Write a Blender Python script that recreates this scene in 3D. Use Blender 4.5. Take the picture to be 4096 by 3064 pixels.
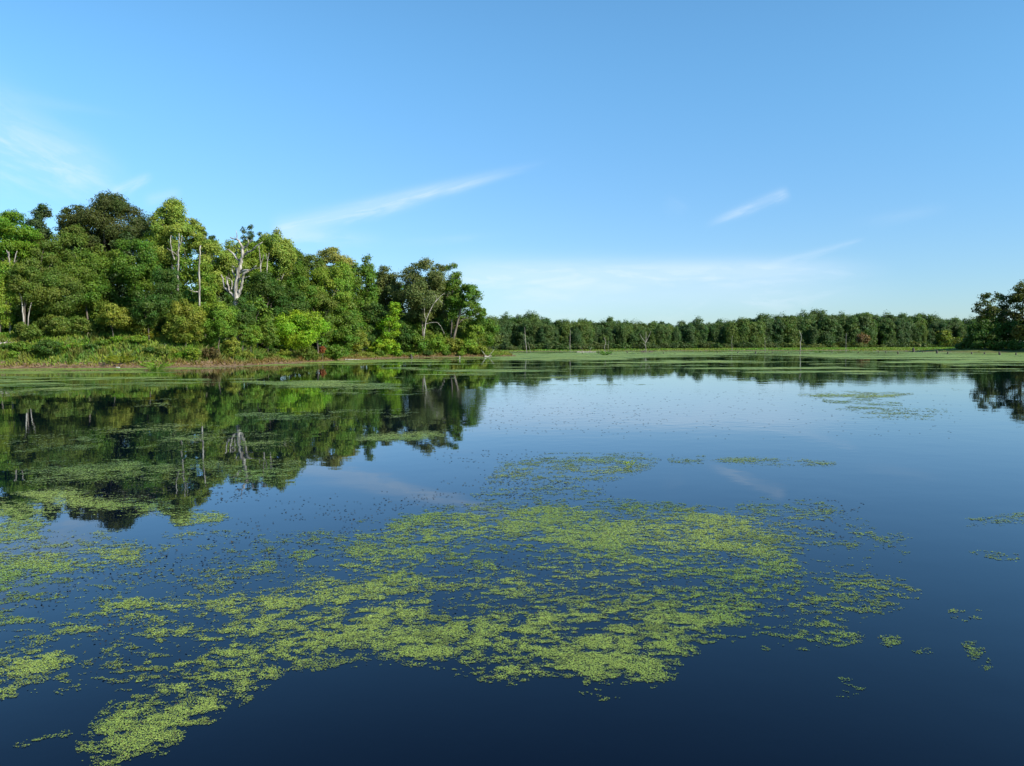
import bpy, math, random
import numpy as np
from mathutils import Matrix, Vector

R = math.radians
scene = bpy.context.scene
for o in list(bpy.data.objects):
    bpy.data.objects.remove(o)
COL = scene.collection

# ------------------------------------------------------------------ camera
H_CAM = 2.4
FPX = 804.0
PITCH = math.atan(37.0 / FPX)
ROLL = R(-0.2)
cam_d = bpy.data.cameras.new('camera')
cam_d.sensor_width = 36.0
cam_d.lens = FPX / 1024.0 * 36.0
cam_d.clip_end = 20000.0
cam_d.clip_start = 0.1
cam = bpy.data.objects.new('camera', cam_d)
COL.objects.link(cam)
RM = Matrix.Rotation(R(90) - PITCH, 3, 'X') @ Matrix.Rotation(ROLL, 3, 'Z')
cam.matrix_world = Matrix.Translation((0, 0, H_CAM)) @ RM.to_4x4()
scene.camera = cam

# ------------------------------------------------------------------ light
SUN_AZ, SUN_EL = R(125), R(33)          # azimuth clockwise from +Y
sv = Vector((math.sin(SUN_AZ) * math.cos(SUN_EL), math.cos(SUN_AZ) * math.cos(SUN_EL), math.sin(SUN_EL)))
sun_d = bpy.data.lights.new('sun', 'SUN')
sun_d.energy = 5.0
sun_d.angle = R(0.5)
sun_d.color = (1.0, 0.92, 0.80)
sun = bpy.data.objects.new('sun', sun_d)
sun.rotation_euler = sv.to_track_quat('Z', 'Y').to_euler()
COL.objects.link(sun)
scene.view_settings.view_transform = 'Standard'
scene.view_settings.look = 'None'
scene.view_settings.exposure = 0.85
scene.view_settings.gamma = 1.0
scene.view_settings.use_curve_mapping = False
scene.render.resolution_x, scene.render.resolution_y = 1024, 766

# ---- pixel helpers (photo at 1024 x 766): directions and points on the ground
RN = np.array(RM)

def pdir(px, py):
    v = RN @ np.array([(px - 512.0) / FPX, -(py - 383.0) / FPX, -1.0])
    return v / v[1]

def hor(px):
    return 346.0 - 0.0035 * (px - 512)

def at(px, D, py=None):
    """world x (and z if a row is given) at depth D for a photo column"""
    d = pdir(px, hor(px) if py is None else py)
    if py is None:
        return d[0] * D
    return d[0] * D, H_CAM + d[2] * D

def uv(px, py):
    d = pdir(px, py)
    return d[0], d[2]

# ------------------------------------------------------------------ world sky
world = bpy.data.worlds.new('World')
scene.world = world
world.use_nodes = True
nt = world.node_tree
nt.nodes.clear()

class NB:
    def __init__(s, tree):
        s.t = tree
    def n(s, kind, **kw):
        nd = s.t.nodes.new(kind)
        for k, v in kw.items():
            setattr(nd, k, v)
        return nd
    def link(s, a, b):
        s.t.links.new(a, b)
    def m(s, op, a, b=None, c=None, clamp=False):
        nd = s.t.nodes.new('ShaderNodeMath')
        nd.operation = op
        nd.use_clamp = clamp
        for i, x in enumerate((a, b, c)):
            if x is None:
                continue
            if isinstance(x, (int, float)):
                nd.inputs[i].default_value = x
            else:
                s.t.links.new(x, nd.inputs[i])
        return nd.outputs[0]
    def mixc(s, f, a, b, blend='MIX'):
        nd = s.t.nodes.new('ShaderNodeMix')
        nd.data_type = 'RGBA'
        nd.blend_type = blend
        nd.clamp_factor = True
        for i, x in ((0, f), (6, a), (7, b)):
            if isinstance(x, (int, float)):
                nd.inputs[i].default_value = x
            elif isinstance(x, tuple):
                nd.inputs[i].default_value = x if len(x) == 4 else (*x, 1)
            else:
                s.t.links.new(x, nd.inputs[i])
        return nd.outputs[2]
    def sstep(s, x, a, b):
        nd = s.t.nodes.new('ShaderNodeMapRange')
        nd.interpolation_type = 'SMOOTHSTEP'
        s.t.links.new(x, nd.inputs[0])
        nd.inputs[1].default_value = a
        nd.inputs[2].default_value = b
        return nd.outputs[0]

W = NB(nt)
SKY_STRENGTH = 0.10
sky = W.n('ShaderNodeTexSky')
sky.sky_type = 'NISHITA'
sky.sun_disc = False
sky.sun_elevation = SUN_EL
sky.sun_rotation = SUN_AZ
sky.air_density = 1.0
sky.dust_density = 0.3
sky.ozone_density = 1.0
tc = W.n('ShaderNodeTexCoord')
sep = W.n('ShaderNodeSeparateXYZ')
W.link(tc.outputs['Generated'], sep.inputs[0])
dy = W.m('MAXIMUM', sep.outputs[1], 0.05)
U = W.m('DIVIDE', sep.outputs[0], dy)
V = W.m('DIVIDE', sep.outputs[2], dy)
front = W.sstep(sep.outputs[1], 0.05, 0.3)

def streak(p0, p1, w0, w1, amp, f0=0.15, f1=0.25, seed=0.0, nscale=6.0, stretch=5.0, nmin=0.25):
    a, b = uv(*p0), uv(*p1)
    L = math.hypot(b[0] - a[0], b[1] - a[1])
    dx, dz = (b[0] - a[0]) / L, (b[1] - a[1]) / L
    du = W.m('SUBTRACT', U, a[0])
    dv = W.m('SUBTRACT', V, a[1])
    t = W.m('DIVIDE', W.m('ADD', W.m('MULTIPLY', du, dx), W.m('MULTIPLY', dv, dz)), L)
    s_ = W.m('SUBTRACT', W.m('MULTIPLY', dv, dx), W.m('MULTIPLY', du, dz))
    comb = W.n('ShaderNodeCombineXYZ')
    W.link(W.m('MULTIPLY', t, L / stretch * 8), comb.inputs[0])
    W.link(W.m('MULTIPLY', s_, 8.0), comb.inputs[1])
    comb.inputs[2].default_value = seed
    no = W.n('ShaderNodeTexNoise')
    no.inputs['Scale'].default_value = nscale
    no.inputs['Detail'].default_value = 7
    no.inputs['Roughness'].default_value = 0.62
    no.inputs['Distortion'].default_value = 0.4
    W.link(comb.outputs[0], no.inputs['Vector'])
    nv = no.outputs['Fac']
    k = 1 / FPX
    wv = W.m('MULTIPLY_ADD', t, (w1 - w0) * k, w0 * k)
    wv = W.m('MAXIMUM', wv, 0.5 * k)
    s2 = W.m('ADD', s_, W.m('MULTIPLY', W.m('SUBTRACT', nv, 0.5), W.m('MULTIPLY', wv, 1.2)))
    q = W.m('DIVIDE', s2, wv)
    g = W.m('POWER', 2.71828, W.m('MULTIPLY', W.m('MULTIPLY', q, q), -1.0))
    e = W.m('MULTIPLY', W.sstep(t, 0.0, f0), W.m('SUBTRACT', 1.0, W.sstep(t, 1.0 - f1, 1.0)))
    nn = W.m('MAXIMUM', W.sstep(nv, 0.25, 0.7), nmin)
    return W.m('MULTIPLY', W.m('MULTIPLY', g, e), W.m('MULTIPLY', nn, amp))

st = [
    streak((-60, 112), (140, 192), 46, 14, 0.50, 0.01, 0.35, 1.3, nscale=5, stretch=4, nmin=.4),
    streak((-40, 85), (150, 120), 8, 4, 0.06, 0.1, 0.5, 2.1),
    streak((110, 196), (155, 174), 6, 4, 0.5, 0.2, 0.3, 3.7, nscale=10, nmin=.15),
    streak((140, 202), (185, 190), 6, 4, 0.2, 0.3, 0.3, 8.7),
    streak((268, 234), (560, 158), 11, 3, 0.56, 0.06, 0.5, 4.9, nscale=7, stretch=7, nmin=.5),
    streak((270, 236), (400, 240), 9, 7, 0.32, 0.2, 0.7, 5.2),
    streak((380, 246), (520, 234), 4, 4, 0.12, 0.3, 0.5, 6.2),
    streak((700, 227), (792, 191), 4, 5.5, 0.46, 0.5, 0.12, 6.6, nscale=8, stretch=6, nmin=.35),
    streak((420, 275), (905, 268), 16, 9, 0.56, 0.12, 0.3, 7.4, nmin=.6),
    streak((440, 300), (930, 290), 20, 16, 0.42, 0.2, 0.4, 9.4, nmin=.6),
    streak((760, 268), (870, 238), 5, 2.5, 0.19, 0.3, 0.2, 11.1, nscale=10, stretch=8, nmin=.2),
    streak((660, 200), (690, 215), 7, 7, 0.12, 0.4, 0.4, 12.2),
    streak((840, 228), (960, 205), 6, 6, 0.09, 0.4, 0.4, 13.2),
]
cl = st[0]
for x in st[1:]:
    cl = W.m('ADD', cl, x)
cl = W.m('MULTIPLY', cl, front, clamp=True)
hs = W.n('ShaderNodeHueSaturation')
hs.inputs['Saturation'].default_value = 1.0
hs.inputs['Value'].default_value = 1.0
W.link(sky.outputs[0], hs.inputs['Color'])
tint = W.mixc(W.sstep(V, 0.0, 0.42), (0.48, 0.655, 0.89), (0.57, 0.98, 1.17))
skyc = W.mixc(1.0, hs.outputs[0], tint, 'MULTIPLY')
cloud = W.mixc(cl, skyc, (4.9, 5.6, 6.3))
bg = W.n('ShaderNodeBackground')
bg.inputs['Strength'].default_value = SKY_STRENGTH
W.link(cloud, bg.inputs['Color'])
wo = W.n('ShaderNodeOutputWorld')
W.link(bg.outputs[0], wo.inputs['Surface'])

# ------------------------------------------------------------------ helpers
rs = np.random.RandomState(7)
random.seed(7)

def tag(o, label=None, cat=None, group=None, kind=None):
    if label: o['label'] = label
    if cat: o['category'] = cat
    if group: o['group'] = group
    if kind: o['kind'] = kind
    return o

def link(name, me, parent=None, loc=None):
    o = bpy.data.objects.new(name, me)
    COL.objects.link(o)
    if parent is not None:
        o.parent = parent
    if loc is not None:
        o.location = loc
    return o

def empty(name, loc):
    o = bpy.data.objects.new(name, None)
    o.empty_display_size = 0.5
    COL.objects.link(o)
    o.location = loc
    return o

def build_mesh(name, V, F4, mat, attrs=None, cols=None, smooth=False):
    """V (n,3); F4 (m,k) faces all of the same size"""
    me = bpy.data.meshes.new(name)
    V = np.ascontiguousarray(V, dtype=np.float32)
    F4 = np.ascontiguousarray(F4, dtype=np.int32)
    m, k = F4.shape
    me.vertices.add(len(V))
    me.vertices.foreach_set('co', V.ravel())
    me.loops.add(m * k)
    me.loops.foreach_set('vertex_index', F4.ravel())
    me.polygons.add(m)
    me.polygons.foreach_set('loop_start', np.arange(0, m * k, k, dtype=np.int32))
    me.polygons.foreach_set('loop_total', np.full(m, k, dtype=np.int32))
    if smooth:
        me.polygons.foreach_set('use_smooth', np.ones(m, dtype=bool))
    if attrs:
        for kx, a in attrs.items():
            at_ = me.attributes.new(kx, 'FLOAT', 'FACE')
            at_.data.foreach_set('value', np.ascontiguousarray(a, dtype=np.float32))
    if cols is not None:
        ca = me.attributes.new('tint', 'FLOAT_COLOR', 'FACE')
        c4 = np.ones((m, 4), dtype=np.float32)
        c4[:, :3] = cols
        ca.data.foreach_set('color', c4.ravel())
    me.update(calc_edges=True)
    if mat: me.materials.append(mat)
    return me

def norm(a):
    return a / np.maximum(np.linalg.norm(a, axis=-1, keepdims=True), 1e-9)

# ---- numpy value noise
def _hash(ix, iy, seed):
    h = (ix.astype(np.int64) * 374761393 + iy.astype(np.int64) * 668265263 + seed * 974634777) & 0xFFFFFFFF
    h = ((h ^ (h >> 13)) * 1274126177) & 0xFFFFFFFF
    h = h ^ (h >> 16)
    return (h & 0xFFFFFF) / float(0x1000000)

def vnoise(x, y, seed):
    ix, iy = np.floor(x), np.floor(y)
    fx, fy = x - ix, y - iy
    fx = fx * fx * fx * (fx * (fx * 6 - 15) + 10)
    fy = fy * fy * fy * (fy * (fy * 6 - 15) + 10)
    a = _hash(ix, iy, seed); b = _hash(ix + 1, iy, seed)
    c = _hash(ix, iy + 1, seed); d = _hash(ix + 1, iy + 1, seed)
    return (a * (1 - fx) + b * fx) * (1 - fy) + (c * (1 - fx) + d * fx) * fy

def fbm(x, y, seed, octv=4, gain=0.5):
    s, a, t = 0, 1.0, 0
    ca, sa = math.cos(.6), math.sin(.6)
    for i in range(octv):
        s = s + a * vnoise(x, y, seed + i)
        t += a
        a *= gain
        x, y = (ca * x - sa * y) * 2.03 + 17.3, (sa * x + ca * y) * 2.03 + 5.1
    return s / t

# ------------------------------------------------------------------ materials
def new_mat(name):
    m = bpy.data.materials.new(name)
    m.use_nodes = True
    m.node_tree.nodes.clear()
    return m, NB(m.node_tree)

def out(N, sh):
    o = N.n('ShaderNodeOutputMaterial')
    N.link(sh, o.inputs['Surface'])

def leaf_material(name, use_obj=True, transl=0.36, rough=0.55, spec=0.25):
    m, N = new_mat(name)
    if use_obj:
        oi = N.n('ShaderNodeObjectInfo')
        base = oi.outputs['Color']
    else:
        a0 = N.n('ShaderNodeAttribute'); a0.attribute_name = 'tint'
        base = a0.outputs['Color']
    a = N.n('ShaderNodeAttribute'); a.attribute_name = 'var'
    a2 = N.n('ShaderNodeAttribute'); a2.attribute_name = 'hue'
    hsv = N.n('ShaderNodeHueSaturation')
    warm = N.mixc(1.0, base, (1.18, 1.14, 0.85), 'MULTIPLY')
    N.link(warm, hsv.inputs['Color'])
    N.link(N.m('MULTIPLY_ADD', a2.outputs['Fac'], 0.09, 0.455), hsv.inputs['Hue'])
    N.link(N.m('MULTIPLY_ADD', a.outputs['Fac'], 0.9, 0.55), hsv.inputs['Value'])
    p = N.n('ShaderNodeBsdfPrincipled')
    p.inputs['Roughness'].default_value = rough
    p.inputs['Specular IOR Level'].default_value = spec
    N.link(hsv.outputs[0], p.inputs['Base Color'])
    tr = N.n('ShaderNodeBsdfTranslucent')
    tcol = N.mixc(1.0, hsv.outputs[0], (1.25, 1.3, 0.5), 'MULTIPLY')
    N.link(tcol, tr.inputs['Color'])
    mx = N.n('ShaderNodeMixShader')
    mx.inputs[0].default_value = transl
    N.link(p.outputs[0], mx.inputs[1])
    N.link(tr.outputs[0], mx.inputs[2])
    out(N, mx.outputs[0])
    return m

M_LEAF = leaf_material('leaf_green')
M_GRASS = leaf_material('grass_blades', use_obj=False, transl=0.35)

def bark_material(name, dark, light, scale=3.0):
    m, N = new_mat(name)
    t = N.n('ShaderNodeTexCoord')
    mp = N.n('ShaderNodeMapping')
    mp.inputs['Scale'].default_value = (1, 1, 0.25)
    N.link(t.outputs['Object'], mp.inputs[0])
    no = N.n('ShaderNodeTexNoise')
    no.inputs['Scale'].default_value = scale
    no.inputs['Detail'].default_value = 5
    N.link(mp.outputs[0], no.inputs['Vector'])
    c = N.mixc(N.sstep(no.outputs['Fac'], 0.35, 0.65), dark, light)
    p = N.n('ShaderNodeBsdfPrincipled')
    p.inputs['Roughness'].default_value = 0.85
    N.link(c, p.inputs['Base Color'])
    b = N.n('ShaderNodeBump')
    b.inputs['Strength'].default_value = 0.6
    b.inputs['Distance'].default_value = 0.08
    N.link(no.outputs['Fac'], b.inputs['Height'])
    N.link(b.outputs[0], p.inputs['Normal'])
    out(N, p.outputs[0])
    return m

M_BARK = bark_material('bark_brown', (0.05, 0.04, 0.03), (0.13, 0.11, 0.085))
M_PALE = bark_material('bark_pale', (0.10, 0.09, 0.075), (0.30, 0.28, 0.24), 4)
M_DEAD = bark_material('dead_wood', (0.11, 0.098, 0.08), (0.33, 0.31, 0.275), 3.0)
M_SNAG = bark_material('snag_wood', (0.11, 0.10, 0.085), (0.28, 0.26, 0.225), 2.2)
M_DARKW = bark_material('wet_wood', (0.02, 0.017, 0.013), (0.06, 0.05, 0.04), 4)

# ------------------------------------------------------------------ lake outline and ground height
LP = [(0, 91.5), (60, 93), (112, 94), (170, 95.5), (225, 99), (262, 107), (300, 119), (343, 140), (380, 160), (411, 175), (450, 181), (487, 184)]
left_shore = [(at(p, d), d) for p, d in LP]
lake = [(-55, -4), (-66, 45), (-62, 75)] + left_shore + \
       [(1, 192), (1, 206), (-6, 225), (-12, 270), (-9, 320), (6, 350), (20, 345), (40, 358), (70, 350), (95, 360),
        (120, 352), (138, 335), (142, 300), (136, 272), (134, 256), (140, 246), (160, 240), (200, 225), (230, 160), (220, 80), (150, -4)]
lake = np.array(lake, dtype=float)

def shore_sd(x, y):
    """signed distance to the lake outline, positive on land"""
    x = np.asarray(x, float); y = np.asarray(y, float)
    best = np.full(x.shape, 1e9)
    inside = np.zeros(x.shape, bool)
    n = len(lake)
    for i in range(n):
        x0, y0 = lake[i]; x1, y1 = lake[(i + 1) % n]
        dx, dy_ = x1 - x0, y1 - y0
        t = np.clip(((x - x0) * dx + (y - y0) * dy_) / (dx * dx + dy_ * dy_), 0, 1)
        d = np.hypot(x - x0 - t * dx, y - y0 - t * dy_)
        best = np.minimum(best, d)
        c = ((y0 > y) != (y1 > y))
        with np.errstate(divide='ignore', invalid='ignore'):
            xi = x0 + (y - y0) * dx / (dy_ if dy_ != 0 else 1e-9)
        inside ^= c & (x < xi)
    return np.where(inside, -best, best)

def sstep(x, a, b):
    t = np.clip((x - a) / (b - a), 0, 1)
    return t * t * (3 - 2 * t)

def ground_h(x, y, sd=None):
    x = np.asarray(x, float); y = np.asarray(y, float)
    if sd is None:
        sd = shore_sd(x, y)
    left = sstep(-x, -14, -2) * sstep(-y, -240, -205)
    right = sstep(x, 110, 135) * sstep(-y, -300, -275)
    n = fbm(x / 9, y / 9, 11, 3) - 0.5
    hb = np.interp(y, [90, 100, 112, 125, 150, 180, 220], [4.5, 4.1, 3.1, 2.3, 1.5, 1.0, 1.0])
    hl = 0.45 * sstep(sd, 0, 2.5) + (hb - 0.45) * sstep(sd, 0.6, 9.5) + 4.0 * sstep(sd, 14, 60) + n * 0.5 * sstep(sd, 1, 6)
    hr = 0.25 * sstep(sd, 0, 2) + 0.9 * sstep(sd, 2, 16) + n * 0.4 * sstep(sd, 2, 8)
    hf = 0.10 * sstep(sd, 0, 3) + 0.35 * sstep(sd, 15, 80) + n * 0.16 * sstep(sd, 0, 10) + 0.0012 * np.maximum(sd - 150, 0)
    h = hf + (hl - hf) * left
    h = h + (hr - h) * right * (1 - left)
    wob = (fbm(x / 3, y / 3, 5, 3) - .5) * 0.12
    h = np.where(sd > 0, h + wob * sstep(sd, 0, 2), np.maximum(sd * 0.12, -1.5))
    return h

def gz(x, y):
    return float(ground_h(np.array([x]), np.array([y]))[0])

# ground sheet
def axis(parts):
    r = []
    for a, b, s in parts:
        r += list(np.arange(a, b, s))
    return np.array(r)

gx = axis([(-6000, -1000, 1000), (-1000, -200, 80), (-200, -90, 10), (-90, 30, 1.2), (30, 120, 4), (120, 180, 1.8), (180, 400, 20), (400, 1000, 100), (1000, 6001, 1000)])
gy = axis([(-3000, -200, 700), (-200, 60, 20), (60, 90, 4), (90, 215, 1.2), (215, 380, 3), (380, 800, 14), (800, 2000, 150), (2000, 9001, 1000)])
GX, GY = np.meshgrid(gx, gy)
SD = shore_sd(GX.ravel(), GY.ravel())
GZ = ground_h(GX.ravel(), GY.ravel(), SD)
nx, ny = len(gx), len(gy)
idx = np.arange(nx * ny).reshape(ny, nx)
F = np.stack([idx[:-1, :-1], idx[:-1, 1:], idx[1:, 1:], idx[1:, :-1]], -1).reshape(-1, 4)

def ground_material():
    m, N = new_mat('bank_soil')
    g = N.n('ShaderNodeNewGeometry')
    sp = N.n('ShaderNodeSeparateXYZ')
    N.link(g.outputs['Position'], sp.inputs[0])
    n1 = N.n('ShaderNodeTexNoise'); n1.inputs['Scale'].default_value = 0.25; n1.inputs['Detail'].default_value = 6
    N.link(g.outputs['Position'], n1.inputs['Vector'])
    n2 = N.n('ShaderNodeTexNoise'); n2.inputs['Scale'].default_value = 1.6; n2.inputs['Detail'].default_value = 8
    N.link(g.outputs['Position'], n2.inputs['Vector'])
    mud = N.mixc(N.sstep(n2.outputs['Fac'], 0.35, 0.65), (0.075, 0.050, 0.032), (0.17, 0.118, 0.072))
    grass = N.mixc(N.sstep(n1.outputs['Fac'], 0.35, 0.62), (0.05, 0.085, 0.022), (0.10, 0.12, 0.035))
    lvl = N.m('ADD', sp.outputs[2], N.m('MULTIPLY', N.m('SUBTRACT', n1.outputs['Fac'], .5), 0.7))
    far = N.sstep(sp.outputs[1], 205, 240)
    hi = N.m('MULTIPLY_ADD', far, -0.62, 0.72)
    f = N.sstep(N.m('SUBTRACT', lvl, hi), -0.12, 0.12)
    c = N.mixc(f, mud, grass)
    p = N.n('ShaderNodeBsdfPrincipled'); p.inputs['Roughness'].default_value = 0.95
    p.inputs['Specular IOR Level'].default_value = 0.1
    N.link(c, p.inputs['Base Color'])
    b = N.n('ShaderNodeBump'); b.inputs['Distance'].default_value = 0.12; b.inputs['Strength'].default_value = 0.8
    N.link(n2.outputs['Fac'], b.inputs['Height']); N.link(b.outputs[0], p.inputs['Normal'])
    out(N, p.outputs[0])
    return m

gme = build_mesh('ground', np.stack([GX.ravel(), GY.ravel(), GZ], -1), F, ground_material(), smooth=True)
tag(link('ground', gme), kind='structure')

# water sheet
def water_material():
    m, N = new_mat('lake_water')
    g = N.n('ShaderNodeNewGeometry')
    # small ripples, stronger in wind-brushed patches
    big = N.n('ShaderNodeTexNoise'); big.inputs['Scale'].default_value = 0.045; big.inputs['Detail'].default_value = 3
    N.link(g.outputs['Position'], big.inputs['Vector'])
    wind = N.sstep(big.outputs['Fac'], 0.48, 0.66)
    sp = N.n('ShaderNodeSeparateXYZ'); N.link(g.outputs['Position'], sp.inputs[0])
    ex = N.m('DIVIDE', N.m('SUBTRACT', sp.outputs[0], 5.0), 13.0); ey = N.m('DIVIDE', N.m('SUBTRACT', sp.outputs[1], 36.0), 13.0)
    gust = N.m('SUBTRACT', 1.0, N.sstep(N.m('ADD', N.m('MULTIPLY', ex, ex), N.m('MULTIPLY', ey, ey)), 0.2, 1.3))
    wind = N.m('ADD', wind, N.m('MULTIPLY', gust, 1.1))
    r1 = N.n('ShaderNodeTexNoise'); r1.inputs['Scale'].default_value = 2.2; r1.inputs['Detail'].default_value = 3
    N.link(g.outputs['Position'], r1.inputs['Vector'])
    r2 = N.n('ShaderNodeTexNoise'); r2.inputs['Scale'].default_value = 0.5; r2.inputs['Detail'].default_value = 2
    N.link(g.outputs['Position'], r2.inputs['Vector'])
    amp = N.m('MULTIPLY_ADD', wind, 0.0034, 0.0006)
    h = N.m('ADD', N.m('MULTIPLY', r1.outputs['Fac'], amp), N.m('MULTIPLY', r2.outputs['Fac'], 0.004))
    b = N.n('ShaderNodeBump'); b.inputs['Strength'].default_value = 1.0; b.inputs['Distance'].default_value = 1.0
    N.link(h, b.inputs['Height'])
    fr = N.n('ShaderNodeFresnel'); fr.inputs['IOR'].default_value = 1.333
    N.link(b.outputs[0], fr.inputs['Normal'])
    body = N.n('ShaderNodeBsdfDiffuse'); body.inputs['Color'].default_value = (0.0010, 0.0028, 0.0085, 1)
    gl = N.n('ShaderNodeBsdfGlossy'); gl.inputs['Roughness'].default_value = 0.01; gl.inputs['Color'].default_value = (0.86, 0.93, 1.0, 1)
    N.link(b.outputs[0], gl.inputs['Normal'])
    mx = N.n('ShaderNodeMixShader')
    N.link(N.m('MULTIPLY', N.m('SUBTRACT', fr.outputs[0], 0.038), 1.16, clamp=True), mx.inputs[0])
    N.link(body.outputs[0], mx.inputs[1]); N.link(gl.outputs[0], mx.inputs[2])
    out(N, mx.outputs[0])
    return m

wx = np.array([-900, -300, 0, 300, 900.]); wy = np.array([-60, 100, 300, 420.])
WX, WY = np.meshgrid(wx, wy)
wi = np.arange(WX.size).reshape(len(wy), len(wx))
WF = np.stack([wi[:-1, :-1], wi[:-1, 1:], wi[1:, 1:], wi[1:, :-1]], -1).reshape(-1, 4)
wme = build_mesh('water', np.stack([WX.ravel(), WY.ravel(), np.zeros(WX.size)], -1), WF, water_material())
tag(link('water', wme), kind='structure')

# ------------------------------------------------------------------ vegetation generators
def leaf_quads(P, Nrm, length, width, rng):
    n = len(P)
    r = norm(rng.normal(size=(n, 3)))
    t = norm(np.cross(Nrm, r))
    b = np.cross(Nrm, t)
    L = (length * rng.uniform(.65, 1.35, n))[:, None] * 0.5
    Wd = (width * rng.uniform(.65, 1.35, n))[:, None] * 0.5
    V = np.empty((n, 4, 3))
    V[:, 0] = P - t * L
    V[:, 1] = P + b * Wd + t * L * 0.15
    V[:, 2] = P + t * L - Nrm * L * 0.25
    V[:, 3] = P - b * Wd + t * L * 0.15
    return V

def crown_data(rng, cz, rx, rz, leaf, style='oak', cover=3.2, cx=0.0, cy=0.0, ry=None):
    """leaf faces of one crown, centre (cx,cy,cz) in the tree's own frame; returns V, var, hue, clump centres"""
    ry = rx if ry is None else ry
    prm = dict(oak=(0.24, .95, .5, .72), round=(0.22, .9, .5, .75), layer=(0.27, 1.0, .4, .5), spire=(0.42, 1.2, .2, .8),
               airy=(0.24, .8, .35, .6), bush=(0.23, 1.0, .5, .75), tall=(0.30, 1.0, .35, .8), vine=(0.36, 1.1, .4, 1.5))[style]
    rel, dens, rmin, flat = prm
    rref = (rx * rx * rz) ** (1 / 3)
    rc0 = rel * min(rref, rx * 1.25)
    vol = rx * ry * rz
    nc = int(np.clip(2.9 * dens * vol ** (2 / 3) / (rc0 * rc0) * 1.25, 9, 150))
    if style == 'airy': nc = int(nc * .75)
    d = norm(rng.normal(size=(nc, 3)))
    rad = rmin + (1.0 - rmin) * rng.uniform(0, 1, nc) ** 0.55
    rad = np.minimum(rad * (1 + 0.18 * rng.normal(size=nc).clip(-1.3, 1.3)), 1.03)
    C = d * rad[:, None]
    if style == 'spire':
        C[:, 2] = np.linspace(-1, .97, nc)
        w = np.clip(1.05 - (C[:, 2] + 1) / 2, .06, 1)
        C[:, 0] *= w; C[:, 1] *= w
    elif style in ('oak', 'round', 'tall', 'layer'):
        low = C[:, 2] < -0.35
        C[low, 0] *= 0.85; C[low, 1] *= 0.85
    rc = rc0 * rng.uniform(.65, 1.3, nc)
    if style == 'spire':
        rc *= np.clip(1.15 - (C[:, 2] + 1) / 2, .35, 1)
    k = np.clip(1 - rc0 / np.array([rx, ry, rz]) * .55, .4, 1)
    C = C * np.array([rx, ry, rz]) * k
    dm = np.linalg.norm(C[:, None] - C[None], axis=-1) + np.eye(nc) * 1e6
    for q in np.where(dm.min(1) > 1.1 * rc0)[0]:
        nb = int(np.argmin(dm[q])); v_ = C[q] - C[nb]
        C[q] = C[nb] + v_ / np.linalg.norm(v_) * 1.0 * rc0
    C[:, 0] += cx; C[:, 1] += cy; C[:, 2] += cz
    lw = leaf * 0.62
    nl = np.maximum((cover * math.pi * rc * rc * (0.55 + .45 * flat) / (0.5 * leaf * lw)).astype(int), 12)
    tot = int(nl.sum())
    ci = np.repeat(np.arange(nc), nl)
    dd = norm(rng.normal(size=(tot, 3)) + np.array([0, 0, .35]))
    rr = rc[ci] * (0.55 + 0.5 * rng.uniform(0, 1, tot) ** .7)
    # break the clump shell into twig-sized lumps
    lump = 1 + 0.34 * np.sin(dd[:, 0] * 7 + ci * 1.7) * np.sin(dd[:, 1] * 6 + ci * 2.3) + 0.22 * np.sin(dd[:, 2] * 9 + ci)
    off = dd * (rr * lump)[:, None]
    off[:, 2] *= flat
    P = C[ci] + off + rng.normal(size=(tot, 3)) * leaf * 0.35
    outw = norm((P - np.array([cx, cy, cz])) / np.array([rx, ry, rz]))
    Nn = norm(dd * 0.9 + outw * 0.5 + rng.normal(size=(tot, 3)) * 0.7 + np.array([0, 0, .2]))
    V = leaf_quads(P, Nn, leaf, lw, rng)
    cv = rng.uniform(.3, .7, nc)
    chue = rng.uniform(.25, .75, nc)
    var = np.clip(cv[ci] + rng.normal(size=tot) * .17, 0, 1)
    hue = np.clip(chue[ci] + rng.normal(size=tot) * .14, 0, 1)
    return V, var, hue, C

def crown_mesh(name, parts, mat):
    V = np.concatenate([p[0] for p in parts]); n = len(V)
    return build_mesh(name, V.reshape(-1, 3), np.arange(n * 4).reshape(n, 4), mat,
                      {'var': np.concatenate([p[1] for p in parts]), 'hue': np.concatenate([p[2] for p in parts])})

def tube(pts, rad, sides=7):
    pts = np.asarray(pts, float); rad = np.asarray(rad, float)
    n = len(pts)
    T = norm(np.gradient(pts, axis=0))
    ref = np.array([0.31, 0.87, 0.12])
    A = norm(np.cross(T, ref)); B = np.cross(T, A)
    an = np.linspace(0, 2 * math.pi, sides, endpoint=False)
    V = pts[:, None] + rad[:, None, None] * (np.cos(an)[None, :, None] * A[:, None] + np.sin(an)[None, :, None] * B[:, None])
    V = V.reshape(-1, 3)
    F = []
    for i in range(n - 1):
        for j in range(sides):
            a = i * sides + j; b = i * sides + (j + 1) % sides
            F.append((a, b, b + sides, a + sides))
    # close the tip with a cap of quads towards one point
    tip = len(V); V = np.vstack([V, pts[-1] + T[-1] * rad[-1] * .5])
    for j in range(0, sides - 1, 2):
        a = (n - 1) * sides
        F.append((a + j, a + j + 1, a + (j + 2) % sides, tip))
    return V, np.array(F)

def join_tubes(lst):
    Vs, Fs, o = [], [], 0
    for V, F in lst:
        Vs.append(V); Fs.append(F + o); o += len(V)
    return np.vstack(Vs), np.vstack(Fs)

def wiggle(p0, p1, n, amp, rng):
    t = np.linspace(0, 1, n)[:, None]
    P = np.asarray(p0) * (1 - t) + np.asarray(p1) * t
    w = rng.normal(size=(n, 3)) * amp
    w[0] = 0; w[-1] *= .3
    return P + w

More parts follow.
